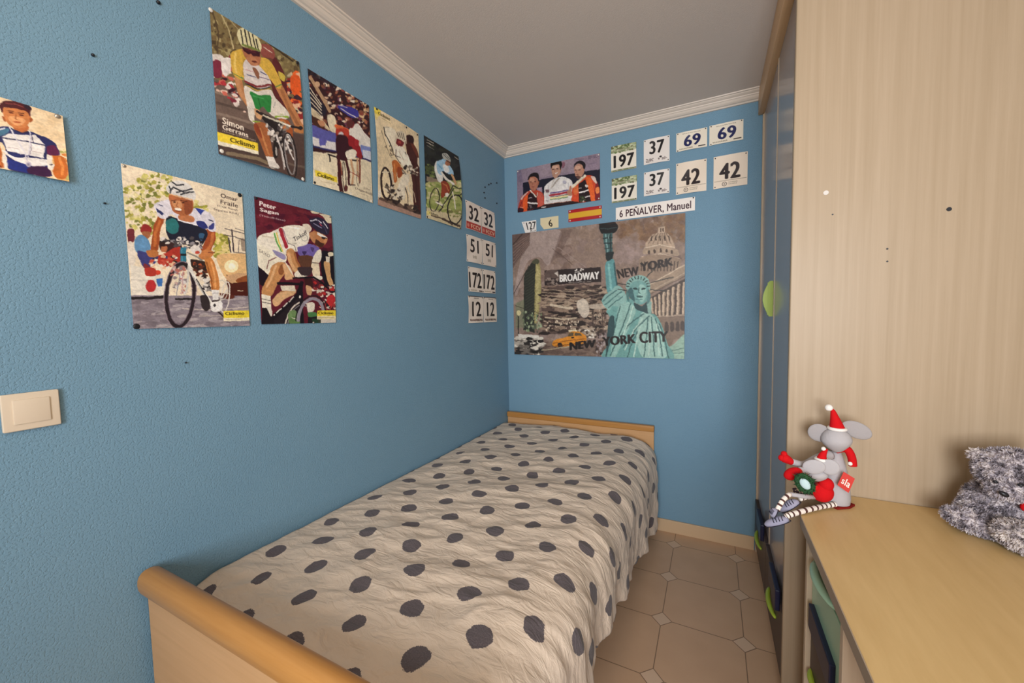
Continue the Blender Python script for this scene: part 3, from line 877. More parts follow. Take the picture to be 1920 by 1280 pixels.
# large poster: rider in yellow sleeves and green shorts, head on
A = Art(210, 310, [(40, 65), (645, 405), (680, 1205), (98, 1035)], '#7a6a47'); A.photo = 0.45
A.blobs('#8f8052,#5d4c33,#a5966a,#6e5a3c,#4c3e2c,#95875c', (30, 60, 660, 400, 660, 640, 40, 420), 420, 8, 22, 1, asp=.9, rot=90)
A.l('#b5a67c', 9, 120, 110, 165, 200, 200, 330).l('#a89870', 6, 160, 120, 230, 200).l('#54432f', 10, 60, 90, 100, 230, 90, 380).l('#3c3022', 12, 390, 250, 460, 300, 600, 400)
A.p('#6a5850', 40, 520, 690, 800, 690, 1215, 90, 1050)
for k, y in enumerate((560, 620, 690, 760, 830)): A.l('#867468' if k % 2 else '#54453f', 16, 60, y, 260, y+50, 420, y+90)
A.p('#4a3a36', 90, 800, 400, 900, 430, 1120, 95, 1040).p('#54413c', 330, 840, 700, 900, 700, 1215, 420, 1130)
A.l('#7d6d58', 24, 150, 1030, 330, 1060, 410, 1090).l('#6a5a50', 14, 560, 1090, 680, 1110)
A.blobs('#a8323a,#e0d0c8,#3a1c28,#c86858,#d8b8a8,#7a2a3a,#f0e4dc', (48, 380, 190, 380, 230, 640, 280, 770, 240, 720, 60, 600), 130, 8, 22, 2)
A.s('#d8cfc8', 50, 380, 90, 370, 130, 390, 120, 440, 60, 440).s('#7a2a40', 60, 420, 110, 420, 120, 520, 65, 520).s('#e6ddd8', 120, 400, 180, 400, 180, 470, 150, 520, 120, 480)
A.blobs('#d9582a,#8a2a2a,#e0b090,#3a2430,#c0b090,#e86a30', (560, 480, 660, 480, 680, 850, 600, 760, 540, 620), 110, 9, 24, 3)
A.s('#dc5a26', 585, 500, 640, 500, 650, 590, 610, 620, 580, 580)
A.s('#5a2428', 400, 380, 470, 370, 540, 480, 560, 620, 540, 740, 470, 640, 440, 500).s('#c8b04c', 500, 470, 545, 500, 540, 540, 510, 520)
A.s('#8c4a42', 380, 300, 440, 295, 475, 340, 470, 390, 420, 395, 385, 360).l('#d0c0b0', 4, 400, 310, 460, 350).s('#6a4034', 400, 385, 460, 390, 450, 430, 410, 420)
# far arm and near arm, jersey
A.l('#b5794e', 46, 228, 530, 250, 620, 295, 690, 345, 745).l('#c08a60', 26, 222, 530, 246, 620, 300, 700)
A.l('#b5794e', 50, 500, 570, 548, 660, 600, 760, 640, 850).l('#9c6440', 18, 520, 600, 570, 720, 630, 830)
A.s('#d2aa48', 178, 380, 205, 345, 262, 332, 300, 370, 380, 380, 440, 400, 480, 460, 522, 560, 500, 590, 470, 560, 430, 520, 300, 500, 270, 480, 262, 535, 205, 515, 185, 450)
A.l('#e6c46c', 14, 215, 360, 205, 430, 220, 490).l('#a8822e', 8, 270, 400, 262, 500).l('#3d7a48', 5, 200, 500, 262, 528).l('#3d7a48', 6, 480, 578, 520, 562)
A.s('#d5cac6', 268, 420, 330, 400, 400, 470, 440, 520, 450, 570, 380, 590, 300, 570, 270, 530)
A.l('#b9767e', 3, 280, 470, 330, 480).l('#5a5a78', 6, 290, 500, 350, 520).l('#5a5a78', 7, 380, 480, 420, 500).l('#7a6a80', 6, 370, 515, 440, 530)
A.s('#8a5a44', 325, 455, 350, 460, 372, 500, 365, 530, 345, 500)
A.l('#7a2c30', 14, 275, 545, 350, 580, 445, 565).l('#2a2a2e', 7, 280, 560, 360, 597, 445, 580).l('#c8a040', 5, 282, 572, 360, 606, 445, 590)
A.s('#dad0c4', 272, 580, 350, 610, 440, 595, 480, 650, 560, 740, 565, 785, 500, 790, 440, 760, 400, 710, 350, 740, 330, 795, 300, 790, 285, 700)
A.s('#2c7d3c', 308, 612, 370, 635, 446, 638, 448, 730, 430, 750, 395, 712, 355, 740, 330, 680).l('#4ba05a', 6, 330, 640, 400, 660)
A.l('#1f5a2c', 5, 360, 650, 380, 720).l('#8aa83a', 14, 480, 778, 520, 765, 562, 780).l('#dad0c4', 8, 480, 765, 560, 765).l('#888', 3, 465, 720, 478, 680)
A.p('#e2d8cc', 295, 770, 335, 790, 335, 830, 300, 800).l('#8aa83a', 8, 325, 812, 370, 818)
# legs, shoes
A.s('#a2603a', 332, 830, 400, 820, 425, 870, 440, 960, 448, 1045, 405, 1050, 370, 960, 340, 890).l('#c08050', 12, 370, 860, 400, 960, 420, 1030).s('#8a4028', 330, 830, 360, 840, 380, 920, 345, 890)
A.p('#e4dcd4', 400, 1045, 455, 1048, 470, 1085, 415, 1090).s('#dcd4cc', 415, 1085, 465, 1085, 490, 1120, 430, 1125).l('#555', 5, 425, 1118, 485, 1128)
A.s('#a0542e', 500, 795, 560, 800, 590, 860, 590, 920, 560, 935, 530, 880).s('#c07a4a', 510, 800, 545, 805, 560, 860, 530, 850)
# bike
A.s('#241e20', 350, 740, 480, 800, 520, 850, 520, 960, 470, 980, 430, 850)
A.blobs('#c9c0b8,#2a2426,#8a8078,#e0d8d0,#4a4244', (400, 800, 560, 830, 600, 1000, 470, 1000), 70, 6, 16, 8, rot=80)
A.l('#c9c0ae', 12, 380, 765, 470, 800, 560, 830, 640, 858).l('#f0e8dc', 10, 535, 822, 580, 840).s('#b57848', 615, 835, 660, 840, 680, 880, 650, 885, 600, 870).l('#2a2224', 14, 585, 840, 640, 850).c('#2a2224', 645, 850, 14)
A.s('#c99a70', 335, 730, 370, 740, 390, 780, 370, 800, 345, 780).l('#2a2224', 16, 352, 745, 385, 765)
A.ring('#8f8a8a', 9, 570, 1030, 32, 130, -6).ring('#2a2426', 10, 572, 1035, 44, 150, -6).l('#d8d0cc', 12, 480, 900, 510, 1000, 530, 1110).l('#d8d0cc', 10, 540, 930, 575, 1020, 595, 1060).l('#b0a8a4', 7, 500, 960, 525, 1130)
A.c('#241e1e', 470, 1000, 18, 60).c('#aaa29c', 475, 1010, 7, 30)
# head
A.s('#a8694a', 262, 325, 320, 330, 380, 360, 378, 420, 350, 440, 318, 438, 290, 405, 268, 370).s('#b97c58', 285, 390, 340, 385, 360, 430, 325, 435)
A.p('#3a1420', 258, 318, 320, 335, 382, 345, 374, 380, 330, 374, 318, 360, 300, 368, 270, 345).l('#6a2434', 4, 280, 335, 350, 352).c('#5a2420', 338, 412, 18, 6, 10)
A.s('#d8cfa4', 226, 255, 232, 205, 270, 190, 325, 208, 368, 255, 388, 310, 375, 345, 320, 322, 258, 310)
for xa, ya, xb, yb in ((250, 205, 262, 300), (275, 200, 292, 308), (300, 215, 322, 318), (328, 232, 350, 328), (352, 262, 368, 335)): A.l('#2c2824', 8, xa, ya, xb, yb)
A.l('#70803c', 12, 258, 300, 320, 318, 372, 338)
A.text('#e6d8c8', 'Simon', 122, 790, 262, 838, 262, 880, 122, 835, bold=.03).text('#e6d8c8', 'Gerrans', 122, 838, 290, 893, 290, 925, 122, 872, bold=.03)
A.text('#c0b0a0', '(Orica-GreenEdge)', 122, 876, 338, 938, 338, 952, 122, 892, bold=0)
A.p('#e6c93c', 82, 888, 350, 960, 350, 1018, 84, 948).p('#e8dfc8', 84, 945, 350, 1012, 352, 1038, 86, 972)
A.text('#3a2f10', 'Ciclismo', 170, 925, 332, 966, 330, 1000, 170, 955, bold=.04).l('#7a6a20', 3, 270, 990, 330, 1002)
def bend_a(s_, t_): return 0.002+0.030*math.sin(math.pi*min(1, s_*1.0))**1.0*max(0, t_-.45)**1.6*1.2+0.006*math.sin(math.pi*t_)*s_**3
sheet('poster', 'L', (-1.793, -1.521, 1.789, 2.193), A, 'tall cycling poster of a rider in yellow sleeves and green shorts riding head on', 'poster', MAG, bend=bend_a,
      pins=[(.01, .012, pin_white, .006), (.03, .975, pin_white, .006), (.965, .985, pin_white, .006), (.975, .015, pin_dark, .005)])

# second poster: crowd, rider in dark kit
A = Art(150, 220, [(75, 85), (580, 390), (600, 1205), (110, 1030)], '#361a20'); A.photo = 0.45
A.blobs('#cdaa8c,#8a4a44,#5a2426,#d8c0a8,#2a1018,#6a3550,#a86a50,#3a1420,#e4d4c0,#7a4a3a', (60, 60, 600, 380, 610, 660, 80, 600), 420, 6, 17, 11, rot=70)
A.blobs('#b08a60,#c8a078,#8a4438,#d8b890', (380, 300, 590, 400, 600, 540, 450, 480), 70, 6, 14, 12, rot=70)
A.p('#1a1a26', 74, 90, 300, 215, 300, 240, 76, 130, a=.7)
A.p('#231f2e', 78, 230, 215, 410, 210, 470, 150, 480, 84, 410)
for k in range(5): A.l('#cdbda6', 9, 78, 235+k*42, 120+k*6, 300+k*38, 175, 380+k*26)
A.l('#b08e6e', 28, 95, 160, 150, 260, 200, 350, 245, 435).c('#c4a080', 150, 215, 22)
A.s('#ddd0b4', 222, 470, 260, 465, 292, 500, 300, 620, 285, 640, 250, 600, 230, 540).s('#cdbb9c', 90, 410, 150, 470, 240, 580, 260, 610, 180, 560, 90, 470)
A.s('#46261e', 90, 490, 160, 510, 200, 570, 120, 570).s('#c08a68', 140, 520, 190, 520, 200, 560, 160, 560)
A.s('#3c3890', 318, 392, 400, 395, 480, 430, 492, 482, 440, 492, 370, 450, 320, 410).l('#d8d0d8', 7, 340, 410, 400, 450, 470, 490).l('#c0b8c8', 5, 320, 385, 400, 410)
A.p('#5a5aa0', 90, 555, 300, 625, 300, 700, 95, 655).p('#d9d4d4', 95, 650, 300, 700, 302, 770, 100, 722).p('#5c5aa4', 150, 660, 210, 670, 200, 720, 150, 720)
A.s('#dcd6cc', 400, 610, 450, 550, 490, 545, 540, 620, 600, 690, 600, 800, 520, 790, 420, 690).p('#7a88c0', 500, 720, 600, 740, 600, 820, 500, 800).p('#c8ccd8', 520, 760, 600, 775, 600, 850, 520, 830)
A.p('#ddd0b4', 100, 770, 320, 790, 610, 860, 610, 1215, 110, 1040).l('#2c2a5c', 14, 98, 728, 290, 770, 450, 810, 605, 858).l('#c4b69a', 4, 110, 790, 300, 820)
A.l('#2a2226', 12, 222, 795, 300, 822, 480, 850).l('#2a2226', 12, 232, 800, 236, 850)
A.l('#7a2428', 20, 305, 560, 300, 640).l('#d0683c', 34, 300, 560, 390, 600).s('#b03a2c', 300, 580, 395, 590, 400, 660, 310, 640).c('#cfc6c6', 335, 630, 22, 26)
A.s('#361420', 300, 640, 380, 645, 405, 720, 400, 800, 370, 850, 310, 830, 290, 750).c('#7a1c24', 420, 545, 32, 32).s('#5a2a2a', 390, 520, 440, 520, 440, 560, 395, 570)
A.s('#8e1e26', 398, 640, 440, 650, 480, 700, 512, 790, 500, 835, 460, 800, 430, 740, 400, 720).c('#a82830', 470, 700, 20, 30)
A.s('#e4dac8', 370, 780, 430, 755, 465, 775, 450, 820, 390, 840)
A.l('#42181e', 30, 305, 810, 312, 920, 310, 1010, 320, 1090).l('#42181e', 20, 370, 830, 390, 940, 385, 1040).l('#8a4a38', 10, 322, 860, 330, 960)
A.l('#c49a76', 18, 415, 840, 430, 950, 415, 1040).l('#c49a76', 16, 470, 830, 465, 930, 478, 1010).l('#7a3c30', 14, 490, 830, 488, 930, 482, 1030).l('#8a2a2c', 6, 400, 940, 480, 985)
A.ring('#4a3c38', 7, 350, 980, 13, 120).ring('#7a6c60', 5, 468, 1000, 11, 60).c('#5a2a2a', 360, 1075, 16, 26).c('#e0d8cc', 400, 1130, 6, 24).l('#3a2226', 10, 295, 1040, 335, 1105).l('#3a2226', 8, 385, 1045, 440, 1050)
A.p('#e2ca40', 118, 918, 290, 980, 290, 1025, 120, 965)
A.text('#2e2610', 'Ciclismo', 138, 938, 268, 985, 268, 1015, 138, 970, bold=.04).l('#a89878', 4, 165, 1010, 270, 1040)
A.text('#8d7c6a', 'John', 515, 1062, 575, 1085, 575, 1110, 515, 1088, bold=.01).text('#7a6a5c', 'Degenkolb', 440, 1068, 602, 1125, 602, 1152, 440, 1090, bold=.02).l('#a89880', 3, 470, 1115, 560, 1145)
def bend_b(s_, t_): return 0.002+0.012*math.sin(math.pi*s_)*t_**2+0.010*math.sin(math.pi*t_)*(1-s_)**3
sheet('poster', 'L', (-1.489, -1.211, 1.791, 2.189), A, 'crowd-filled cycling poster with a dark rider, second of the upper row', 'poster', MAG, bend=bend_b,
      pins=[(.985, .01, pin_dark), (.02, .985, pin_dark), (.97, .985, pin_white), (.02, .02, pin_dark)])

# third poster: pale poster, white rider on an aero bike
QC = [(35, 65), (480, 295), (510, 1115), (92, 1005)]
A = Art(140, 215, QC, '#e0cca8'); A.photo = 0.45
A.p('#e8d050', 30, 60, 95, 95, 90, 150, 40, 130).p('#e5d06a', 40, 125, 80, 145, 60, 200, 45, 180, a=.6)
A.text('#3f3414', 'Ciclismo', 72, 110, 190, 165, 188, 196, 72, 138, bold=.04).l('#a08a50', 3, 110, 175, 195, 220)
A.s('#e8dcc4', 125, 270, 190, 255, 245, 300, 240, 440, 215, 460, 165, 400).l('#39302c', 9, 128, 262, 140, 330, 185, 400, 210, 450, 225, 510).l('#6a5c50', 5, 100, 290, 130, 380, 165, 470, 195, 540).l('#8a7c6a', 5, 130, 262, 180, 258)
A.blobs('#55483e,#b8a88c,#8a7a66', (130, 430, 200, 430, 220, 560, 180, 520), 26, 5, 12, 4, rot=80)
A.s('#46201c', 355, 322, 400, 315, 430, 345, 430, 400, 470, 460, 490, 560, 495, 760, 508, 1105, 440, 1000, 420, 760, 390, 640, 360, 480, 345, 400)
A.s('#6a3426', 395, 390, 425, 400, 470, 470, 480, 530, 440, 480).l('#3a1816', 20, 420, 560, 460, 800, 480, 1000).s('#d8c8b0', 470, 540, 490, 540, 492, 620, 475, 600).l('#c8b49c', 6, 330, 225, 345, 310, 355, 400)
A.s('#2e1416', 360, 320, 405, 318, 432, 350, 425, 390, 380, 385)
A.s('#d6c8b0', 238, 330, 262, 295, 310, 288, 350, 325, 345, 385, 310, 445, 262, 430, 240, 390)
for k in range(4): A.l('#5a5046', 7, 255+k*22, 300+k*3, 275+k*20, 340+k*8)
A.p('#70242a', 258, 362, 300, 372, 332, 395, 312, 445, 275, 432, 250, 405).c('#a04038', 288, 395, 16, 12, 20)
A.s('#e9dfcd', 225, 460, 260, 435, 320, 440, 360, 500, 375, 580, 360, 650, 310, 610, 260, 560).l('#6a5a4c', 8, 250, 470, 250, 540, 300, 600).l('#3a302c', 9, 345, 490, 375, 540).l('#b8a890', 5, 280, 480, 330, 560)
A.l('#3a302c', 6, 190, 530, 230, 520, 300, 545).s('#e9dfcd', 360, 500, 395, 560, 420, 630, 390, 640, 360, 590)
A.s('#b4632e', 214, 585, 260, 575, 295, 610, 300, 655, 262, 690, 268, 770, 238, 785, 215, 720, 222, 650).l('#d08a50', 10, 235, 610, 245, 680, 250, 760).s('#93431f', 268, 640, 315, 640, 325, 690, 290, 740, 270, 720)
A.s('#e2d6c0', 300, 760, 340, 690, 380, 700, 388, 760, 355, 830, 345, 930, 290, 945, 270, 880, 285, 800).s('#cfc0a8', 200, 690, 225, 690, 235, 790, 205, 760)
A.blobs('#3a302c,#d8ccb8,#8a7c6c', (310, 620, 470, 620, 470, 700, 330, 700), 44, 6, 14, 9, rot=60).c('#2c2422', 345, 640, 18)
A.ring('#2c1a18', 20, 160, 800, 50, 145, -6).l('#d8cab0', 12, 120, 700, 180, 690).l('#3a2c28', 12, 165, 800, 185, 870, 230, 880).l('#e0d4be', 12, 150, 850, 220, 900, 300, 930).l('#8a7c6a', 6, 170, 800, 260, 920)
A.blobs('#2a201e,#d9cdb8,#6a5c50', (160, 790, 300, 840, 330, 960, 200, 950), 44, 6, 16, 10, rot=60)
A.l('#3a2c2a', 8, 350, 830, 375, 900, 385, 1020).l('#e0d4be', 10, 365, 740, 385, 850, 420, 960).l('#b8a890', 7, 400, 800, 440, 880, 455, 960)
A.p('#5c473c', 90, 925, 240, 975, 385, 1010, 505, 1050, 512, 1090, 95, 985).blobs('#3a2a26,#6a5446,#2a1c1a', (150, 930, 500, 1000, 505, 1070, 200, 990), 70, 8, 20, 3)
A.p('#a48474', 86, 950, 240, 1000, 510, 1080, 514, 1125, 86, 1012).c('#ddd2c0', 100, 900, 16, 40)
def bend_c(s_, t_): return 0.002+0.009*math.sin(math.pi*t_)*(1-s_)**3+0.006*math.sin(math.pi*s_)*(1-t_)**3
sheet('poster', 'L', (-1.182, -0.901, 1.791, 2.197), A, 'pale cream cycling poster with a white rider, third of the upper row', 'poster', MAG, bend=bend_c,
      pins=[(.05, .01, pin_dark), (.68, .02, pin_dark), (.97, .02, pin_dark)])

# fourth poster: pale blue rider against dark trees
A = Art(130, 195, [(525, 335), (850, 510), (878, 1222), (555, 1125)], '#1a1b1e'); A.photo = 0.45
A.blobs('#20221f,#141417,#2c2f26,#262a2a', (525, 335, 860, 500, 900, 780, 540, 640), 120, 12, 30, 5)
A.blobs('#5f6b36,#46502c,#76824a,#39402a', (540, 590, 640, 620, 650, 740, 545, 720), 60, 8, 18, 6).p('#8c7c68', 550, 720, 660, 745, 660, 790, 552, 770)
A.p('#98a05c', 548, 780, 640, 770, 900, 740, 910, 1130, 555, 1060).blobs('#a4aa66,#7c8a46,#b8b478,#c8c090,#8a944e', (548, 780, 900, 750, 905, 1100, 555, 1050), 150, 8, 22, 7)
A.p('#cbbd98', 553, 1020, 760, 1075, 900, 1080, 900, 1240, 553, 1140).blobs('#8a8a50,#c8be94,#6f7040', (750, 1030, 900, 1040, 890, 1110, 760, 1100), 50, 6, 14, 8)
A.l('#5c4a3c', 14, 600, 1100, 720, 1130, 790, 1180).l('#4a3a30', 20, 700, 1130, 860, 1190)
A.ring('#2a2420', 8, 625, 945, 42, 112, 6).ring('#1c1818', 11, 815, 1030, 68, 142).l('#2a2422', 10, 650, 960, 700, 1010, 665, 1060)
A.l('#e4ddcc', 14, 640, 970, 690, 990, 712, 985).l('#2a2422', 9, 690, 920, 760, 860, 790, 800).l('#2a2422', 10, 700, 1000, 760, 900, 792, 830).l('#e0d8c8', 9, 785, 860, 800, 930, 815, 1025)
A.l('#241e1e', 9, 785, 790, 830, 820, 875, 825, 880, 850, 850, 890, 812, 885)
A.s('#e6e4dc', 625, 600, 650, 570, 690, 640, 700, 760, 665, 770, 640, 720, 622, 660)
A.s('#9cc0d8', 640, 590, 670, 555, 715, 545, 745, 580, 785, 640, 795, 690, 765, 690, 700, 660, 690, 700, 655, 680).s('#e4e6e4', 700, 600, 740, 600, 760, 660, 720, 670).l('#6fa4c4', 12, 655, 600, 690, 640)
A.l('#e2dccf', 20, 690, 680, 730, 735, 790, 775).l('#c89a70', 18, 780, 690, 800, 740, 815, 780).c('#e8e2d8', 790, 780, 14, 12)
A.s('#8f3c22', 685, 770, 720, 755, 755, 790, 765, 850, 740, 905, 725, 880, 705, 920, 682, 900, 690, 830).l('#c07848', 9, 700, 780, 735, 800, 750, 850).c('#e4ddd0', 738, 890, 16, 20)
A.s('#b8b8b0', 693, 500, 715, 485, 745, 495, 770, 540, 765, 570, 735, 555, 705, 540).l('#4a4a4c', 6, 705, 500, 750, 545).l('#4a4a4c', 5, 720, 492, 765, 540)
A.c('#a4694a', 745, 580, 24, 26, 20).l('#2a1c1c', 7, 735, 560, 772, 580)
A.l('#b8b0a0', 7, 552, 372, 612, 402).l('#b8b0a0', 7, 552, 398, 610, 425).l('#8a847c', 4, 552, 425, 622, 462).l('#a8a090', 7, 812, 515, 845, 540)
A.p('#e0d070', 556, 1050, 590, 1060, 590, 1100, 556, 1090, a=.7)
A.text('#3a3420', 'Ciclismo', 580, 1062, 660, 1085, 660, 1108, 580, 1085, bold=.03)
def bend_d(s_, t_): return 0.002+0.038*max(0, s_-.45)**1.5*math.sin(math.pi*min(1, t_*.95))**.8+0.004*math.sin(math.pi*s_)*t_
sheet('poster', 'L', (-0.859, -0.562, 1.805, 2.207), A, 'dark-topped cycling poster with a pale blue rider, fourth of the upper row', 'poster', MAG, bend=bend_d,
      pins=[(.02, .985, pin_dark), (.97, .99, pin_dark), (.02, .012, pin_dark)])

# large lower poster: smiling rider in white, navy chest
A = Art(270, 385, [(58, 68), (912, 275), (970, 1220), (150, 1220)], '#e4d4ba'); A.photo = 0.45
A.blobs('#a9a14c,#8a8a3c,#c6be70,#74783a,#dcd09c,#e6dab8', (70, 240, 250, 130, 420, 140, 400, 330, 300, 420, 290, 560, 100, 520), 330, 7, 20, 21, asp=1.3)
A.blobs('#b4ac58,#98953f,#d4c888', (560, 320, 660, 370, 660, 410, 560, 400), 44, 6, 15, 22).blobs('#b8b050,#8f8d3a,#dcc888,#ccc070', (715, 560, 815, 580, 820, 720, 720, 720), 80, 8, 18, 23)
A.c('#b4ac70', 215, 178, 22, 8, 15).c('#c0b47c', 240, 170, 10, 6)
A.l('#3a3038', 9, 836, 530, 845, 610, 850, 685).l('#4a4048', 10, 815, 590, 830, 690).l('#4a4048', 5, 785, 520, 860, 540, 935, 560).l('#4a4048', 5, 778, 565, 860, 580, 935, 610).l('#5a5058', 4, 860, 520, 940, 545).l('#5a5058', 5, 890, 600, 885, 690).l('#8a7c70', 7, 850, 690, 945, 700)
A.p('#6a5a50', 900, 590, 945, 600, 945, 690, 910, 680, a=.6)
A.s('#d8b07c', 730, 715, 830, 700, 950, 715, 965, 850, 890, 920, 800, 880, 750, 800).c('#f3e0b4', 835, 790, 52, 44).c('#fbf0d4', 840, 790, 26, 22)
A.s('#8a4c2a', 860, 860, 965, 845, 970, 900, 880, 910).s('#4a1c16', 800, 850, 850, 910, 970, 905, 975, 1012, 830, 1010).s('#caa078', 790, 870, 840, 915, 880, 880, 960, 850, 900, 840, 840, 850).l('#e8d8b8', 4, 880, 965, 920, 968)
A.s('#6a2a34', 105, 530, 145, 525, 150, 600, 120, 640, 104, 600).s('#ddd2c4', 108, 620, 155, 640, 155, 760, 118, 770).s('#8e2a2a', 192, 520, 215, 490, 255, 500, 270, 540, 230, 560, 200, 550).s('#9a6040', 205, 545, 260, 545, 255, 585, 220, 590)
A.s('#5f8cb4', 152, 600, 190, 565, 240, 590, 265, 660, 215, 690, 160, 680).s('#3a3c74', 170, 680, 235, 690, 290, 700, 300, 760, 240, 800, 200, 770).s('#7a2c34', 215, 770, 260, 790, 300, 850, 240, 860)
A.s('#3a2224', 325, 610, 380, 600, 470, 620, 470, 700, 380, 690, 330, 670).s('#a8342a', 305, 720, 350, 700, 420, 660, 465, 650, 480, 740, 400, 790, 320, 770).c('#b06a48', 355, 660, 24, 28).s('#b4704c', 230, 680, 290, 670, 320, 710, 270, 720).c('#2e1c1c', 350, 630, 26, 16)
A.blobs('#2a2020,#c05040,#d8b090,#3a3a60,#e0d8cc', (250, 720, 480, 700, 400, 800, 280, 800), 44, 6, 14, 24)
A.p('#dcd4c6', 125, 775, 200, 790, 355, 850, 365, 995, 135, 995).p('#c8c0b4', 130, 870, 360, 890, 360, 900, 130, 880).c('#b42e30', 265, 922, 36, 42).p('#3a6cac', 300, 875, 345, 870, 345, 925, 315, 930).c('#c8402e', 310, 830, 26, 16).s('#a8342a', 225, 800, 290, 800, 300, 850, 235, 850)
A.p('#887e86', 130, 985, 980, 1005, 985, 1230, 145, 1230).l('#221c20', 20, 140, 1005, 250, 1008, 350, 1000).blobs('#9a9096,#7c727a,#a49a9c,#746a72', (140, 1030, 970, 1020, 975, 1220, 150, 1220), 160, 6, 14, 25, asp=4, rot=6)
A.l('#c8bcae', 5, 480, 1085, 660, 1100, 960, 1085).l('#b8aca0', 5, 600, 1140, 760, 1140).s('#5a2a20', 750, 980, 850, 1000, 850, 1020, 780, 1020)
# rider
A.l('#9c4c26', 52, 335, 450, 305, 520, 298, 600, 290, 660).l('#bc6a38', 20, 325, 470, 295, 560, 290, 640)
A.l('#9a4a2a', 64, 685, 540, 690, 590, 660, 660, 640, 690).l('#bf7040', 22, 700, 560, 690, 630, 650, 690)
A.s('#1c1f30', 375, 440, 450, 450, 560, 490, 660, 540, 640, 620, 600, 650, 520, 640, 470, 610, 420, 620, 375, 560).s('#2a6e70', 370, 470, 420, 450, 458, 490, 450, 545, 410, 560, 375, 530).s('#34587a', 600, 560, 640, 560, 620, 610)
A.s('#d8d3dc', 288, 352, 330, 330, 400, 320, 470, 420, 560, 380, 640, 390, 705, 440, 722, 530, 690, 545, 650, 520, 590, 500, 540, 490, 470, 470, 410, 420, 365, 452, 320, 440, 296, 395)
A.p('#27305e', 300, 375, 350, 412, 342, 428, 305, 405).p('#2f3f92', 572, 375, 640, 390, 612, 425).s('#2c3472', 582, 470, 630, 470, 665, 510, 640, 525, 600, 505).s('#3a3f80', 668, 515, 705, 480, 708, 515, 690, 528).l('#4a4a68', 6, 320, 355, 345, 365).l('#2a2f52', 7, 670, 460, 700, 470).l('#b0aabc', 6, 400, 350, 430, 410)
A.s('#b8744c', 455, 430, 500, 420, 560, 440, 565, 475, 520, 475, 470, 465).l('#e4e0e4', 8, 455, 462, 520, 480, 580, 495)
A.s('#aa643e', 388, 285, 450, 290, 550, 320, 560, 370, 545, 410, 500, 432, 450, 420, 415, 395, 395, 340).s('#c48a60', 410, 330, 470, 330, 480, 370, 430, 375).s('#8a4a30', 500, 330, 550, 330, 550, 400, 505, 420)
A.c('#ecdfd0', 453, 386, 24, 11, 12).c('#7a3a2a', 453, 400, 20, 5, 12).l('#5a2c20', 6, 405, 325, 440, 322).l('#5a2c20', 6, 470, 322, 515, 330).c('#3a1c18', 428, 336, 9, 5).c('#3a1c18', 490, 338, 9, 5).l('#8a4a2e', 5, 452, 335, 442, 362, 455, 368)
A.s('#d6d2ce', 368, 238, 390, 200, 430, 185, 490, 190, 545, 225, 578, 290, 555, 322, 480, 305, 410, 285, 380, 265)
for pts in ((410, 195, 440, 215, 490, 212), (395, 250, 420, 230, 460, 250, 490, 265), (440, 265, 500, 255, 548, 240), (470, 280, 530, 265, 560, 262), (390, 225, 400, 250, 395, 270)): A.l('#34363c', 10, *pts)
A.l('#d8a878', 7, 390, 278, 470, 298, 550, 318)
# bars, hands, frame
A.l('#242024', 14, 330, 612, 400, 605, 480, 625, 560, 640, 620, 650).blobs('#2a2428,#d8d0c8,#4a4448,#8a8488', (330, 590, 620, 580, 620, 670, 420, 650), 60, 6, 15, 26)
A.s('#b4703e', 235, 680, 280, 670, 318, 690, 300, 720, 250, 718).s('#c47c48', 610, 690, 660, 670, 705, 690, 690, 725, 630, 740, 600, 720).s('#ded6d0', 540, 655, 590, 645, 620, 680, 600, 705, 555, 690).c('#c04838', 590, 690, 16, 10).l('#7a3a30', 6, 670, 690, 715, 695)
A.p('#2c7088', 470, 655, 512, 655, 512, 765, 470, 765).l('#5fa0b4', 5, 482, 665, 482, 755).p('#1c2028', 470, 700, 512, 700, 512, 715, 470, 715)
A.l('#8a847e', 10, 520, 690, 590, 720, 640, 760).s('#30201e', 530, 740, 650, 760, 660, 830, 600, 850, 560, 800)
A.blobs('#2a1c1c,#a85030,#d8c8b8,#5a2c20', (540, 760, 660, 760, 680, 900, 600, 870), 44, 7, 16, 27)
A.ring('#241a22', 26, 470, 990, 98, 222, 4).ring('#8a7a84', 6, 470, 990, 112, 238, 4).ring('#6a5a66', 5, 470, 990, 82, 204, 4)
A.blobs('#c8a8a0,#8a7c80,#d8d0cc,#b06a60', (400, 800, 500, 790, 520, 980, 420, 980), 50, 5, 14, 28, rot=80).l('#241e22', 14, 440, 1018, 560, 1018).l('#8a8690', 5, 470, 830, 440, 1010).l('#c0a0a0', 8, 490, 830, 480, 960, 520, 970)
A.l('#e2ded6', 24, 525, 715, 540, 810, 590, 900, 640, 980, 690, 1060).l('#cfcac2', 14, 530, 790, 520, 900, 510, 970).l('#b0aaa4', 8, 560, 860, 680, 1050).l('#2a2426', 7, 585, 880, 660, 1010)
A.s('#30282a', 615, 1000, 660, 1000, 680, 1080, 650, 1110, 620, 1070).blobs('#d8d0c8,#2a2226,#8a8480', (620, 870, 680, 870, 690, 960, 640, 960), 30, 6, 14, 29)
A.ring('#d8d0c6', 8, 790, 1010, 30, 110, 8).ring('#c8c0b4', 6, 760, 960, 50, 70).l('#d8d0c8', 10, 700, 1000, 770, 1010, 800, 960).l('#2a1c1c', 10, 735, 1110, 775, 1150)
A.s('#c27c42', 640, 735, 690, 730, 720, 790, 745, 880, 745, 960, 695, 962, 680, 870, 655, 800).l('#dc9c60', 14, 690, 760, 715, 850, 720, 940).l('#94552a', 10, 655, 760, 690, 880, 700, 950)
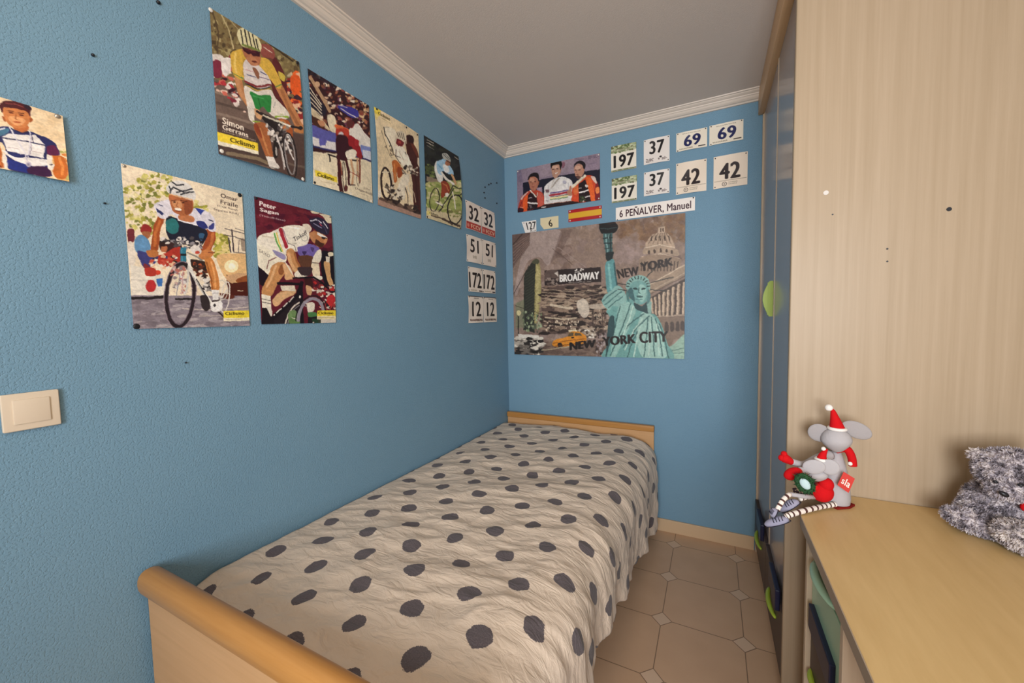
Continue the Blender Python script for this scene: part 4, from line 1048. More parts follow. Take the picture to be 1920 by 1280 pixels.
A.p('#e2deda', 692, 958, 745, 958, 738, 1035, 700, 1030).l('#a0989a', 5, 700, 980, 740, 982).s('#e8e4e0', 690, 1045, 740, 1030, 768, 1050, 765, 1095, 735, 1112, 692, 1105).c('#3a3438', 714, 1068, 9, 12).l('#3a2c2c', 10, 698, 1040, 745, 1030)
A.text('#4b3a38', 'Omar', 755, 270, 882, 302, 880, 330, 755, 300, bold=.02).text('#4b3a38', 'Fraile', 755, 315, 882, 345, 882, 374, 755, 345, bold=.02)
A.text('#5a4844', '(Caja Rural-', 733, 350, 884, 386, 884, 404, 733, 366, bold=.01).text('#5a4844', 'Seguros RGA)', 706, 376, 888, 412, 888, 430, 706, 395, bold=.01)
A.p('#e4cd3c', 775, 1108, 975, 1108, 975, 1162, 775, 1162).p('#e6dcc0', 775, 1160, 975, 1160, 975, 1182, 775, 1182).text('#3a300f', 'Ciclismo', 790, 1116, 930, 1116, 930, 1140, 790, 1140, bold=.04).l('#8a7a28', 3, 880, 1148, 930, 1148).l('#a89868', 3, 790, 1170, 910, 1170)
def bend_e(s_, t_): return 0.0015+0.003*math.sin(math.pi*s_)*(2*t_-1)**2
sheet('poster', 'L', (-2.011, -1.735, 1.289, 1.690), A, 'large pale cycling poster of a smiling rider in white, lower row on the left', 'poster', MAG, bend=bend_e,
      pins=[(.975, .012, pin_dark, .006), (.02, .985, pin_dark, .007), (.02, .012, pin_steel, .004)])

# lower right poster: rider in white with rainbow bands on maroon
A = Art(220, 320, [(58, 90), (730, 240), (775, 1170), (140, 1170)], '#5c1b2a'); A.photo = 0.45
A.p('#45122a', 500, 180, 740, 230, 770, 760, 560, 600).blobs('#6a2030,#541828,#4a1428,#64202e', (50, 90, 730, 240, 760, 700, 80, 420), 160, 14, 34, 31, asp=2.2, rot=20)
A.p('#7a3038', 420, 190, 560, 215, 540, 240, 430, 215, a=.6)
A.s('#d2c6ac', 540, 200, 610, 205, 615, 225, 560, 222).s('#d2c6ac', 622, 225, 735, 240, 735, 300, 690, 300, 660, 255)
A.p('#1c0f1c', 90, 670, 150, 700, 230, 780, 160, 860, 120, 840)
A.s('#1a141e', 640, 560, 700, 555, 750, 575, 770, 900, 690, 870, 640, 740).s('#c89c6c', 660, 650, 712, 650, 722, 760, 745, 840, 712, 850, 680, 760).p('#dcd2c0', 676, 600, 715, 600, 712, 650, 680, 645).s('#e0d4b8', 700, 565, 745, 565, 745, 590, 705, 595).l('#2a2030', 24, 700, 860, 750, 880)
A.s('#3a1a1c', 490, 780, 560, 800, 560, 900, 520, 900).s('#caa078', 510, 850, 560, 870, 550, 930, 515, 920).blobs('#c8bcae,#2a1a20,#b02c2c,#8a3030,#e0d4c4', (560, 820, 770, 860, 775, 1060, 640, 1040), 120, 8, 20, 32, rot=60)
A.s('#b62c30', 690, 960, 740, 930, 765, 980, 720, 1030).ring('#a83030', 10, 770, 1120, 60, 110, 0, 180, 300)
A.s('#6c5c9e', 425, 520, 470, 490, 530, 490, 615, 520, 608, 585, 570, 615, 500, 590, 445, 590).s('#3a2c58', 470, 560, 510, 560, 490, 590).s('#4a3a6c', 540, 520, 575, 530, 560, 560).s('#5a3a2c', 440, 600, 560, 600, 560, 690, 470, 690)
A.s('#e4dccd', 84, 470, 120, 420, 200, 395, 290, 350, 380, 328, 470, 338, 525, 380, 530, 450, 500, 500, 430, 520, 425, 560, 345, 540, 330, 590, 250, 580, 150, 530, 90, 520)
A.l('#c8bca8', 10, 130, 430, 230, 440).l('#fbf4e8', 12, 350, 345, 450, 360)
A.l('#9e2838', 30, 282, 372, 300, 430, 325, 490, 335, 520).l('#7a4a6a', 6, 300, 365, 320, 420, 350, 490).l('#e4dccd', 6, 258, 395, 275, 460, 312, 555).l('#d8c048', 9, 248, 400, 265, 470, 305, 560).l('#5f9c4c', 13, 232, 405, 250, 480, 292, 560)
A.l('#3a3038', 4, 345, 490, 400, 505, 420, 560).l('#b8b0a0', 5, 345, 485, 420, 490)
A.s('#e6deca', 84, 500, 150, 520, 250, 570, 330, 590, 330, 650, 260, 655, 215, 700, 210, 772, 150, 725, 96, 662)
A.l('#7a4a4a', 8, 250, 610, 190, 640, 172, 705).s('#7a72a4', 220, 545, 320, 590, 320, 630, 260, 600, a=.8)
A.text('#6a605a', 'SAXO', 110, 540, 200, 590, 195, 615, 105, 565, bold=.0)
A.l('#be8858', 74, 372, 570, 385, 630, 425, 710).l('#d8a878', 26, 355, 580, 370, 650, 410, 720).l('#9a6238', 16, 405, 570, 425, 640, 455, 700)
A.s('#e4dcca', 408, 745, 440, 715, 490, 708, 535, 755, 500, 775, 450, 788, 415, 780).l('#a8a094', 4, 450, 740, 475, 770).l('#a8a094', 4, 480, 725, 500, 760)
A.s('#e2dac8', 555, 640, 590, 560, 632, 540, 638, 620, 610, 660, 560, 665).s('#dccdb2', 552, 665, 612, 655, 625, 770, 575, 780).l('#4a4040', 6, 555, 650, 610, 660).s('#e2dac8', 560, 770, 640, 770, 645, 800, 590, 800)
A.s('#b4784e', 560, 380, 620, 390, 690, 430, 682, 480, 640, 515, 600, 510, 575, 460).s('#4a2a20', 590, 450, 640, 480, 665, 490, 640, 520, 600, 505, 580, 480).p('#e4ded6', 600, 385, 650, 412, 690, 430, 682, 455, 640, 432, 600, 410).p('#2a1c20', 635, 425, 690, 435, 680, 455, 645, 445).s('#c88c60', 675, 440, 692, 462, 675, 480, 660, 470).s('#b88058', 530, 400, 580, 390, 580, 480, 550, 460)
A.s('#292338', 528, 285, 560, 262, 620, 258, 680, 285, 712, 345, 705, 402, 650, 405, 590, 370, 545, 330).l('#c8c4d0', 10, 540, 290, 590, 275, 640, 305).l('#8a84a0', 8, 570, 310, 640, 350).l('#b83a4a', 8, 625, 310, 640, 330).l('#d0ccd4', 8, 655, 290, 695, 350).l('#4a4460', 7, 600, 280, 670, 350, 690, 395)
A.s('#dcd0be', 470, 325, 520, 320, 550, 360, 520, 390)
A.text('#38323a', 'Tinkoff', 388, 440, 500, 372, 515, 405, 402, 478, bold=.02).ring('#8a8a84', 4, 490, 440, 28, 26, 0)
A.s('#c08a58', 212, 690, 260, 655, 315, 655, 345, 695, 310, 770, 262, 840, 235, 900, 212, 935, 145, 930, 140, 870, 185, 770).l('#dcac7c', 20, 250, 680, 220, 770, 175, 860).s('#8a5432', 290, 670, 335, 690, 300, 760, 270, 740)
A.s('#d2a478', 305, 670, 360, 680, 400, 760, 395, 790, 335, 800, 320, 740).s('#e4dac8', 320, 640, 345, 690, 400, 770, 365, 700)
A.s('#cfa67a', 230, 965, 290, 900, 380, 870, 425, 890, 400, 930, 330, 960, 270, 1020, 235, 1010).l('#a8744a', 10, 290, 900, 350, 890).p('#d8ccb8', 290, 850, 410, 850, 420, 900, 300, 890)
A.p('#e2dac8', 134, 920, 210, 935, 216, 1040, 142, 1030).l('#3a3434', 5, 138, 960, 212, 975).l('#3a3434', 5, 140, 985, 214, 1000).s('#d8d0c0', 175, 1030, 215, 1040, 225, 1100, 190, 1090).p('#1a141a', 140, 1030, 178, 1036, 210, 1100, 240, 1130, 240, 1172, 140, 1172)
A.p('#241c22', 240, 1080, 330, 1010, 470, 930, 500, 1175, 240, 1175)
A.ring('#d2c8bc', 12, 455, 1200, 120, 210, 8, 150, 290).ring('#8a8488', 7, 455, 1200, 100, 188, 8, 150, 290).c('#6c8858', 400, 1110, 44, 56).c('#5a7a48', 415, 1150, 50, 40)
A.l('#17121a', 36, 232, 1120, 330, 1030, 440, 930, 470, 830).l('#17121a', 22, 270, 832, 360, 832, 450, 838).l('#17121a', 28, 465, 860, 470, 980, 475, 1175).l('#17121a', 14, 395, 785, 480, 785, 570, 778, 640, 820, 705, 880).s('#3a2c30', 430, 700, 500, 690, 560, 700, 540, 760, 470, 760)
A.l('#d8d0c4', 9, 262, 1078, 300, 1040).l('#d8d0c4', 10, 318, 1025, 350, 995).l('#d8d0c4', 10, 365, 985, 402, 945).c('#e0d8cc', 245, 1095, 7).l('#d8d0c4', 6, 390, 1120, 445, 1140).c('#e0d8cc', 457, 945, 9, 14)
A.ring('#8f8894', 26, 555, 1130, 108, 170, 8, 170, 350).ring('#1d181e', 9, 555, 1130, 128, 195, 8, 170, 350).s('#dcd2c2', 520, 1000, 580, 1000, 580, 1060, 530, 1080).s('#487a48', 530, 1080, 600, 1080, 600, 1120, 540, 1120).p('#1d181e', 530, 1120, 610, 1110, 620, 1172, 530, 1172)
A.p('#c8c0b4', 640, 1140, 775, 1140, 778, 1172, 640, 1172).p('#2a5a38', 560, 1130, 640, 1130, 640, 1172, 570, 1172, a=.6)
A.p('#e2ca3a', 608, 1064, 776, 1064, 776, 1112, 608, 1112).p('#ddd0a8', 608, 1110, 776, 1110, 776, 1140, 608, 1140).text('#3a300f', 'Ciclismo', 618, 1074, 750, 1076, 750, 1100, 618, 1098, bold=.04).l('#8a7a28', 3, 700, 1106, 750, 1106).l('#a89868', 4, 620, 1124, 760, 1126)
A.text('#e6dad6', 'Peter', 102, 128, 242, 164, 240, 205, 102, 170, bold=.04).text('#e6dad6', 'Sagan', 106, 186, 266, 220, 264, 258, 108, 226, bold=.04).text('#c8b4b4', '(Tinkoff-Saxo)', 106, 244, 322, 286, 320, 306, 106, 264, bold=.01)
def bend_f(s_, t_): return 0.0015+0.004*math.sin(math.pi*s_)*(1-t_)**2+0.003*math.sin(math.pi*t_)*s_
sheet('poster', 'L', (-1.699, -1.420, 1.293, 1.693), A, 'maroon cycling poster of a rider in white with rainbow bands, lower row on the right', 'poster', MAG, bend=bend_f,
      pins=[(.02, .012, pin_dark), (.98, .012, pin_steel, .004), (.66, .995, pin_steel, .004)])

# portrait print at the left edge
A = Art(110, 150, [(-35, 90), (815, 365), (870, 1225), (-15, 1030)], '#e6cda8'); A.photo = 0.45
A.blobs('#ecd6b4,#e0c49c', (-30, 90, 810, 360, 860, 800, -20, 700), 60, 30, 80, 1, a=.5)
A.p('#dba868', 690, 900, 860, 960, 880, 1240, 740, 1200).blobs('#c8783c,#e8d0a0,#b0a860', (780, 760, 870, 780, 880, 1220, 800, 1200), 30, 12, 30, 2)
A.s('#b5602c', -40, 700, 40, 690, 130, 740, 165, 850, 160, 950, 175, 1050, 60, 1040, -40, 1010).l('#d8864c', 40, 20, 760, 80, 860, 120, 980).s('#7a3018', 60, 960, 110, 990, 150, 1050, 70, 1040)
A.s('#bf6426', 690, 860, 760, 870, 815, 900, 850, 1020, 840, 1170, 740, 1180, 690, 1080, 720, 980).l('#d98440', 30, 770, 900, 800, 1020, 790, 1120)
A.s('#262a5c', 15, 590, 60, 540, 200, 515, 260, 520, 330, 570, 460, 570, 560, 610, 680, 670, 740, 740, 770, 860, 690, 870, 640, 860, 640, 1040, 660, 1160, 210, 1060, 210, 860, 160, 720, 20, 680)
A.s('#5a1c44', 640, 760, 720, 740, 765, 850, 690, 870, 640, 850).s('#d2d4dc', 60, 590, 110, 560, 220, 530, 140, 600, 130, 670, 80, 640).s('#44708c', 110, 610, 170, 560, 250, 540, 240, 590, 150, 640)
A.p('#e6e0dc', 165, 650, 250, 600, 330, 610, 460, 620, 520, 610, 620, 740, 600, 910, 480, 890, 220, 830).l('#2a2a50', 14, 165, 660, 330, 680, 420, 700, 500, 720, 620, 745).l('#2a2a50', 10, 490, 640, 500, 720).l('#33335a', 12, 350, 685, 440, 700).l('#b8a8a8', 8, 230, 780, 330, 800).l('#b8a8a8', 8, 480, 820, 570, 840)
A.s('#e4deda', 170, 820, 260, 860, 420, 910, 640, 930, 640, 1000, 480, 1020, 340, 980, 230, 900).s('#222a5e', 220, 850, 340, 870, 400, 910, 300, 910).p('#1e2c78', 212, 925, 300, 960, 450, 1020, 640, 1020, 665, 1165, 212, 1060).s('#38163e', 450, 1030, 640, 1030, 660, 1160, 440, 1115)
A.s('#e6dccf', 640, 870, 690, 900, 690, 980, 720, 1000, 690, 1060, 640, 1040).c('#2a1c30', 680, 998, 22, 10).p('#e2d6c8', 170, 850, 215, 900, 210, 1060, 170, 1050)
A.s('#b9693a', 290, 480, 370, 520, 450, 500, 440, 560, 380, 590, 310, 560).p('#2c2240', 300, 550, 345, 590, 440, 590, 445, 560, 380, 585)
A.s('#c87c48', 195, 300, 250, 280, 340, 285, 440, 310, 475, 380, 470, 440, 440, 500, 360, 540, 290, 520, 225, 460, 200, 400).s('#dc9c68', 240, 400, 330, 390, 420, 430, 380, 500, 300, 490).s('#9a5028', 180, 390, 205, 400, 215, 460, 195, 440).s('#9a5028', 470, 400, 498, 420, 480, 460, 465, 450)
A.c('#5a2418', 275, 345, 24, 9, 12).c('#5a2418', 380, 372, 26, 9, 12).l('#8a4422', 8, 325, 370, 318, 420, 335, 430).c('#a8502c', 335, 462, 44, 8, 8).l('#4a1c14', 9, 245, 320, 300, 328).l('#4a1c14', 9, 350, 345, 410, 352)
A.s('#4a1820', 165, 250, 190, 215, 250, 195, 360, 210, 450, 240, 490, 280, 475, 320, 470, 385, 440, 330, 370, 300, 280, 285, 215, 280, 195, 320, 180, 340).s('#2a1a2c', 400, 240, 470, 255, 492, 285, 455, 300).l('#8a4040', 10, 230, 225, 330, 240, 400, 270)
A.l('#d8d4dc', 14, 255, 520, 300, 620, 350, 740, 420, 880).l('#d8d4dc', 14, 465, 570, 460, 720, 440, 900).l('#8a7c90', 8, 480, 620, 470, 800, 450, 880).c('#b8b0c0', 435, 1000, 30, 36).c('#8a8298', 435, 1000, 15, 18).l('#c8c0cc', 14, 410, 880, 430, 960)
def bend_p(s_, t_): return 0.0015+0.010*s_**4*(.4+.6*t_)+0.004*math.sin(math.pi*s_)
sheet('photo_print', 'L', (-2.215, -2.104, 1.618, 1.760), A, 'small photo print of a young cyclist with a medal at the left edge', 'photo print', bend=bend_p, pins=[(.93, .03, pin_steel, .005)])

# podium picture
A = Art(230, 116, [(90, 440), (1550, 100), (1570, 930), (110, 1195)], '#8b7a88'); A.photo = 0.45
A.p('#6f6278', 85, 440, 160, 420, 200, 640, 200, 1190, 105, 1200, a=.7).p('#9c8a90', 500, 330, 1100, 190, 1100, 420, 500, 560, a=.5)
A.p('#1b1b2b', 200, 660, 480, 600, 870, 510, 1100, 470, 1280, 430, 1552, 385, 1575, 940, 105, 1200, 200, 1000).p('#857484', 95, 640, 195, 650, 200, 860, 130, 1000, 105, 1180)
A.text('#4a3f52', 'SEVILLA', 1345, 165, 1540, 118, 1540, 170, 1345, 215, bold=.0).l('#4a3f52', 14, 1130, 218, 1280, 205, a=.6).l('#75667a', 20, 1360, 300, 1500, 270, a=.6).s('#7a4a58', 890, 280, 940, 290, 930, 350, 890, 380, a=.8)
A.p('#9a8494', 440, 740, 535, 720, 540, 830, 450, 840)
A.s('#b2402c', 120, 1180, 150, 960, 215, 860, 320, 790, 450, 780, 545, 830, 580, 920, 580, 1060, 460, 1090, 280, 1165).s('#c9b0a8', 160, 950, 215, 865, 300, 810, 215, 900, 180, 960).s('#dc5a28', 215, 940, 300, 880, 300, 1150, 205, 1175).p('#2a1418', 290, 880, 330, 830, 440, 870, 455, 1010, 455, 1095, 280, 1155)
A.s('#c05848', 450, 840, 540, 840, 560, 920, 560, 1040, 480, 1070).l('#8a2a28', 16, 130, 1120, 180, 1000).l('#d8a890', 10, 150, 1090, 200, 1100).s('#3a1a24', 125, 1110, 205, 1120, 200, 1175, 115, 1190)
A.l('#ded6d0', 30, 295, 1010, 370, 1015, 450, 1020).l('#b0a4a8', 14, 310, 930, 350, 920).blobs('#3a3034,#1c1418,#6a5c60', (285, 1050, 450, 1040, 450, 1095, 285, 1150), 40, 8, 18, 2).l('#dcd2c2', 24, 325, 790, 380, 850, 430, 900).l('#c8b8a8', 14, 455, 830, 450, 880)
A.s('#a86c56', 300, 590, 340, 550, 420, 550, 465, 620, 462, 700, 430, 770, 390, 795, 340, 770, 310, 700).s('#c08a70', 320, 580, 390, 580, 400, 640, 340, 640).c('#5a2c28', 340, 640, 20, 7).c('#5a2c28', 410, 632, 20, 7).c('#7a3a34', 378, 722, 26, 7).l('#8a5040', 8, 372, 650, 368, 690).s('#a06048', 462, 610, 482, 620, 475, 680, 458, 680)
A.s('#191216', 288, 610, 300, 540, 345, 490, 410, 468, 465, 490, 482, 560, 472, 625, 450, 570, 390, 545, 330, 555, 310, 590)
A.s('#d9d3cf', 578, 760, 600, 690, 690, 610, 760, 570, 870, 530, 1000, 560, 1070, 620, 1082, 760, 1080, 950, 1060, 990, 820, 1030, 600, 1045, 578, 930).l('#b8b2b4', 14, 650, 700, 640, 830).l('#b8b2b4', 12, 1000, 640, 1010, 760)
A.l('#6b5a88', 22, 690, 832, 850, 805, 1000, 768).l('#a03440', 36, 680, 872, 850, 842, 1000, 805).l('#26222a', 10, 690, 900, 850, 875, 1000, 840).l('#d8c48a', 24, 690, 925, 850, 898, 995, 862).l('#64884a', 16, 690, 950, 850, 925, 990, 890)
A.p('#7a5a60', 600, 770, 665, 770, 670, 820, 605, 825).s('#c8c4c4', 610, 870, 660, 860, 665, 960, 625, 985).l('#5a5058', 10, 610, 960, 650, 970).c('#a8a4b0', 935, 630, 36, 30)
A.l('#a89c92', 22, 840, 560, 770, 640, 720, 720).l('#c0b4a8', 14, 760, 570, 720, 650, 700, 740).s('#b07c64', 985, 790, 1030, 760, 1075, 800, 1070, 860, 1010, 860).s('#b07c64', 1030, 700, 1060, 690, 1060, 770, 1020, 770)
A.s('#b88c76', 700, 350, 760, 310, 850, 310, 870, 390, 850, 480, 810, 540, 765, 560, 725, 510, 705, 430).s('#cca48e', 720, 350, 800, 340, 800, 390, 730, 395).c('#3a2220', 730, 410, 22, 7, -8).c('#3a2220', 800, 395, 22, 7, -8).c('#ece4de', 790, 470, 30, 9, -14).l('#8a5a48', 8, 760, 410, 750, 450).s('#a47460', 850, 380, 880, 400, 850, 460)
A.s('#15110f', 690, 350, 692, 300, 725, 275, 790, 258, 855, 250, 885, 300, 878, 370, 855, 415, 845, 340, 830, 315, 760, 325, 715, 345, 700, 400)
A.s('#cc4a2a', 1080, 720, 1170, 590, 1300, 505, 1440, 515, 1520, 640, 1560, 790, 1572, 935, 1100, 985, 1075, 860).p('#231418', 1185, 650, 1300, 570, 1345, 690, 1410, 955, 1190, 985).s('#e0632c', 1310, 540, 1380, 540, 1440, 680, 1480, 940, 1420, 950, 1350, 700).s('#7a1e24', 1480, 640, 1540, 680, 1568, 930, 1480, 940).s('#e08048', 1480, 720, 1540, 700, 1545, 800, 1500, 810)
A.l('#e4dcd8', 26, 1200, 810, 1280, 790, 1355, 755).l('#d8d0cc', 18, 1290, 890, 1380, 865).c('#e0d0c8', 1325, 680, 34, 24).l('#b8b0b0', 14, 1195, 730, 1230, 720).blobs('#2a3024,#50603c,#b8b0a8', (1200, 860, 1290, 860, 1280, 970, 1210, 970), 26, 8, 18, 4).s('#d8c0b4', 1390, 520, 1460, 520, 1500, 600, 1490, 640, 1440, 590)
A.l('#dccfb8', 46, 1290, 510, 1190, 600, 1090, 700).l('#b8a890', 8, 1280, 540, 1180, 640).s('#d06a3c', 1100, 720, 1170, 690, 1180, 800, 1110, 850)
A.s('#b4846e', 1098, 370, 1150, 310, 1230, 300, 1262, 350, 1275, 440, 1225, 530, 1165, 562, 1125, 510, 1105, 430).s('#caa08a', 1120, 350, 1200, 330, 1200, 380, 1130, 400).c('#4a2a26', 1122, 412, 20, 7, -8).c('#4a2a26', 1190, 402, 24, 7, -8).c('#7a3a34', 1155, 490, 22, 7).l('#8a5a48', 8, 1140, 420, 1130, 460).s('#5a3a34', 1130, 520, 1180, 510, 1220, 525, 1165, 562).s('#a8745c', 1255, 380, 1285, 390, 1270, 450)
A.s('#19131a', 1092, 370, 1105, 300, 1150, 255, 1215, 235, 1280, 265, 1305, 320, 1285, 385, 1258, 365, 1240, 310, 1170, 295, 1120, 325)
A.p('#2b1a1c', 470, 1090, 560, 1050, 1080, 960, 1180, 975, 1180, 1000, 470, 1130).p('#e0d8d0', 530, 1080, 610, 1068, 610, 1085, 530, 1098).l('#8a5a48', 10, 560, 1045, 1050, 960)
sheet('podium_picture', 'B', (0.097, 0.662, 2.010, 2.290), A, 'wide photo poster of three men on a podium under the ceiling moulding', 'poster', bend=lambda s_, t_: 0.002+0.003*math.sin(math.pi*s_)*abs(2*t_-1),
      pins=[(.012, .03, pin_white), (.985, .03, pin_white), (.985, .965, pin_white), (.012, .97, pin_dark)])

# city picture on a board
A = Art(400, 304, [(55, 245), (1390, 88), (1372, 1215), (60, 1165)], '#8a7569'); A.photo = 0.45
A.blobs('#7a655b,#98837a,#6e584f,#a48f84,#84706a,#917a6a', (40, 240, 1400, 80, 1400, 1230, 40, 1180), 420, 18, 50, 41, asp=1.2, rot=90, a=.55)
A.s('#a89690', 190, 240, 420, 214, 400, 330, 330, 480, 260, 420, 160, 470, 90, 700, 70, 640, a=.7).p('#6a5650', 430, 212, 520, 205, 420, 400, 340, 470, a=.5).blobs('#7a5a40,#8a6a4c,#6c5040', (860, 160, 1390, 90, 1390, 300, 900, 330), 120, 14, 40, 42, rot=90, a=.45).blobs('#a08a84,#8c7870', (870, 300, 1060, 280, 1030, 430, 870, 440), 40, 20, 44, 43, rot=90, a=.5)
A.p('#64504a', 50, 245, 190, 228, 185, 325, 55, 500).l('#3f302c', 8, 60, 320, 130, 240)
for k in range(7): A.l('#8f7a70', 3, 60, 330+k*26, 185, 250+k*11)
A.l('#4a3a36', 5, 60, 700, 180, 480).l('#9a867c', 5, 400, 340, 700, 560, 760, 590).l('#5a4842', 4, 360, 350, 520, 480)
# wedge shaped tower
A.p('#2c2e27', 142, 545, 205, 450, 238, 432, 232, 780, 215, 1000, 130, 975).p('#998d5c', 232, 435, 258, 455, 272, 540, 270, 720, 245, 880, 215, 990, 218, 760).s('#4a4a38', 200, 455, 235, 428, 262, 450, 240, 475)
for k in range(20):
    y = 490+k*22; A.l('#b8ac7a', 3, 240, y, 268, y+14-k*.6, a=.8); A.l('#44463a', 3, 150, y+60, 228, y+10)
for k in range(7): A.l('#cfc494', 2, 240+k*4, 470+k*12, 222+k*5, 960-k*34, a=.6)
A.p('#6f7a5c', 75, 770, 140, 740, 140, 960, 70, 960, a=.6).blobs('#7e8a66,#5c6450,#9aa484,#44483c', (128, 830, 290, 860, 285, 1000, 125, 980), 90, 6, 14, 44, asp=.7, rot=8).c('#d4c898', 97, 845, 16, 20).l('#3a342c', 4, 70, 790, 290, 860).l('#2e2a26', 8, 92, 870, 90, 1010)
# street signs block
A.p('#594740', 272, 650, 600, 625, 770, 680, 770, 1010, 275, 1010).blobs('#a8937e,#3b2e28,#7a6556,#8e7866,#2e231f', (275, 640, 770, 640, 770, 1010, 280, 1010), 300, 6, 16, 45, asp=3, rot=8)
for k in range(6): A.l('#a9957f', 5, 275, 660+k*26, 440, 680+k*22, 600, 690+k*24)
for k in range(5): A.l('#8d7967', 4, 600, 700+k*30, 760, 660+k*36)
A.l('#c9b79f', 18, 345, 785, 430, 805, 510, 815).l('#2a201c', 16, 330, 840, 430, 855, 520, 860).l('#b9a78f', 12, 300, 880, 420, 895, 540, 890).l('#2a201c', 14, 330, 930, 440, 945, 560, 935).blobs('#cbb9a2,#3a2c26', (300, 900, 560, 900, 560, 985, 300, 985), 60, 5, 10, 46, asp=.8)
A.s('#d2c4b2', 545, 770, 590, 740, 630, 770, 640, 850, 600, 890, 560, 850, a=.85).s('#c0b09e', 640, 790, 760, 780, 760, 820, 660, 820, a=.8).blobs('#2f2622,#6a584c,#b8a692', (660, 830, 770, 830, 770, 980, 660, 980), 50, 5, 14, 47, asp=.6, rot=10).l('#4a3b34', 7, 670, 830, 668, 1000).l('#4a3b34', 6, 742, 830, 742, 1000)
A.p('#2a1f1e', 298, 520, 730, 498, 736, 612, 300, 638).s('#5a4a44', 305, 530, 400, 520, 405, 600, 320, 630).p('#c8bcb0', 375, 540, 402, 528, 404, 575).blobs('#8a7a70,#2a1f1e', (305, 590, 400, 585, 400, 625, 305, 630), 26, 5, 12, 48)
A.blobs('#d8d0c8', (535, 512, 605, 508, 605, 535, 535, 540), 14, 5, 9, 49, asp=1).l('#a89e96', 4, 480, 618, 660, 606)
A.text('#e4ded8', 'BROADWAY', 415, 555, 722, 532, 722, 592, 415, 613, bold=.04)
# street level
A.p('#6a564c', 50, 1080, 770, 1060, 775, 1200, 50, 1170).blobs('#7a665a,#5a4840,#846e60', (55, 1080, 770, 1080, 775, 1190, 55, 1165), 90, 10, 24, 50, asp=3, rot=6, a=.7)
A.p('#bfae9a', 560, 970, 680, 965, 690, 1030, 560, 1030, a=.8).blobs('#e0d6c8,#4a3c34,#8a786a', (560, 975, 690, 975, 690, 1040, 560, 1040), 40, 5, 12, 51)
A.p('#cec7bc', 88, 1008, 250, 1018, 258, 1050, 92, 1038).blobs('#cfc6b8,#302a27,#6f665e,#a89e92,#211c1a', (60, 1040, 262, 1045, 265, 1165, 60, 1162), 120, 7, 18, 52, asp=2.2, rot=8)
A.s('#cf8428', 352, 1085, 372, 1056, 430, 1042, 470, 1030, 490, 998, 555, 992, 600, 1018, 616, 1045, 608, 1075, 540, 1096, 420, 1108, 365, 1104).p('#574a34', 484, 1002, 520, 1000, 516, 1028, 472, 1032).p('#574a34', 528, 1000, 570, 1004, 584, 1024, 524, 1027).p('#d9c9a8', 478, 980, 545, 976, 545, 990, 480, 994).s('#241c18', 395, 1085, 420, 1080, 430, 1105, 400, 1108).s('#241c18', 540, 1075, 565, 1070, 570, 1095, 548, 1098).l('#8a4f16', 6, 360, 1080, 480, 1062, 610, 1050).l('#5a3410', 6, 380, 1102, 540, 1088).p('#2a2018', 500, 1036, 520, 1034, 518, 1046, 500, 1048)
A.l('#b8a888', 6, 270, 1135, 480, 1110).blobs('#3a2d2a,#6a5650,#8a7a78,#a59892', (690, 1010, 770, 1005, 770, 1190, 690, 1180), 60, 8, 18, 53, asp=.8)
# domed building
A.p('#a08a76', 1130, 250, 1180, 235, 1240, 235, 1300, 290, 1305, 350, 1085, 345, a=.3)
A.s('#b39a84', 1080, 345, 1100, 290, 1130, 258, 1170, 238, 1215, 234, 1260, 255, 1290, 295, 1302, 352, 1190, 330)
for k, (xa, xb) in enumerate(((1105, 1165), (1140, 1182), (1175, 1198), (1215, 1210), (1250, 1224), (1282, 1236))): A.l('#7d6856', 6, xa-4, 322, (xa+xb)/2-3, 275, xb, 240)
for k in range(5): A.p('#4c3c32', 1116+k*36, 300, 1130+k*35, 298, 1136+k*31, 262, 1128+k*31, 262)
A.p('#b9a18b', 1180, 196, 1228, 192, 1228, 238, 1176, 240).p('#5a483c', 1192, 205, 1202, 204, 1202, 232, 1192, 232).p('#5a483c', 1210, 204, 1220, 203, 1220, 230, 1210, 230).s('#8a7462', 1188, 195, 1205, 178, 1222, 192).l('#6a5648', 4, 1206, 160, 1206, 190)
A.s('#a68f7a', 1060, 400, 1085, 345, 1190, 326, 1305, 352, 1330, 420, 1190, 392).l('#d2bda6', 7, 1078, 352, 1190, 330, 1306, 352).l('#cdb8a0', 8, 1050, 425, 1190, 398, 1340, 440)
for x, y in ((1107, 384), (1148, 377), (1196, 372), (1243, 376), (1283, 386)): A.s('#4a3a31', x-7, y+14, x-7, y-8, x, y-14, x+7, y-8, x+7, y+14)
A.s('#937c69', 1030, 470, 1050, 425, 1190, 404, 1340, 440, 1350, 470, 1330, 560, 1190, 600, 1040, 570)
for k in range(12): A.l('#4f3f36', 8, 1045+k*26, 455+abs(k-6)*1.5, 1047+k*25, 530)
A.p('#9c8671', 1105, 640, 1385, 478, 1388, 560, 1110, 706).l('#c6b098', 9, 1105, 640, 1240, 565, 1386, 482).l('#6b5647', 7, 1110, 706, 1250, 640, 1386, 570).l('#b8a28c', 6, 1110, 690, 1386, 545)
A.p('#47382f', 1110, 735, 1388, 590, 1384, 875, 1150, 885)
for xa, ya, xb, yb, w in ((1122, 745, 1130, 850, 16), (1150, 735, 1158, 862, 18), (1182, 722, 1185, 872, 20), (1218, 705, 1213, 878, 22), (1252, 690, 1243, 878, 22), (1290, 668, 1280, 876, 24), (1332, 645, 1325, 870, 26), (1374, 630, 1368, 866, 22)): A.l('#c4ac94', w, xa, ya, xb, yb); A.l('#8e7865', w*.35, xa+w*.3, ya, xb+w*.3, yb)
A.p('#806b5b', 1150, 880, 1388, 868, 1380, 1060, 1200, 1050).l('#b09a86', 8, 1150, 884, 1385, 874)
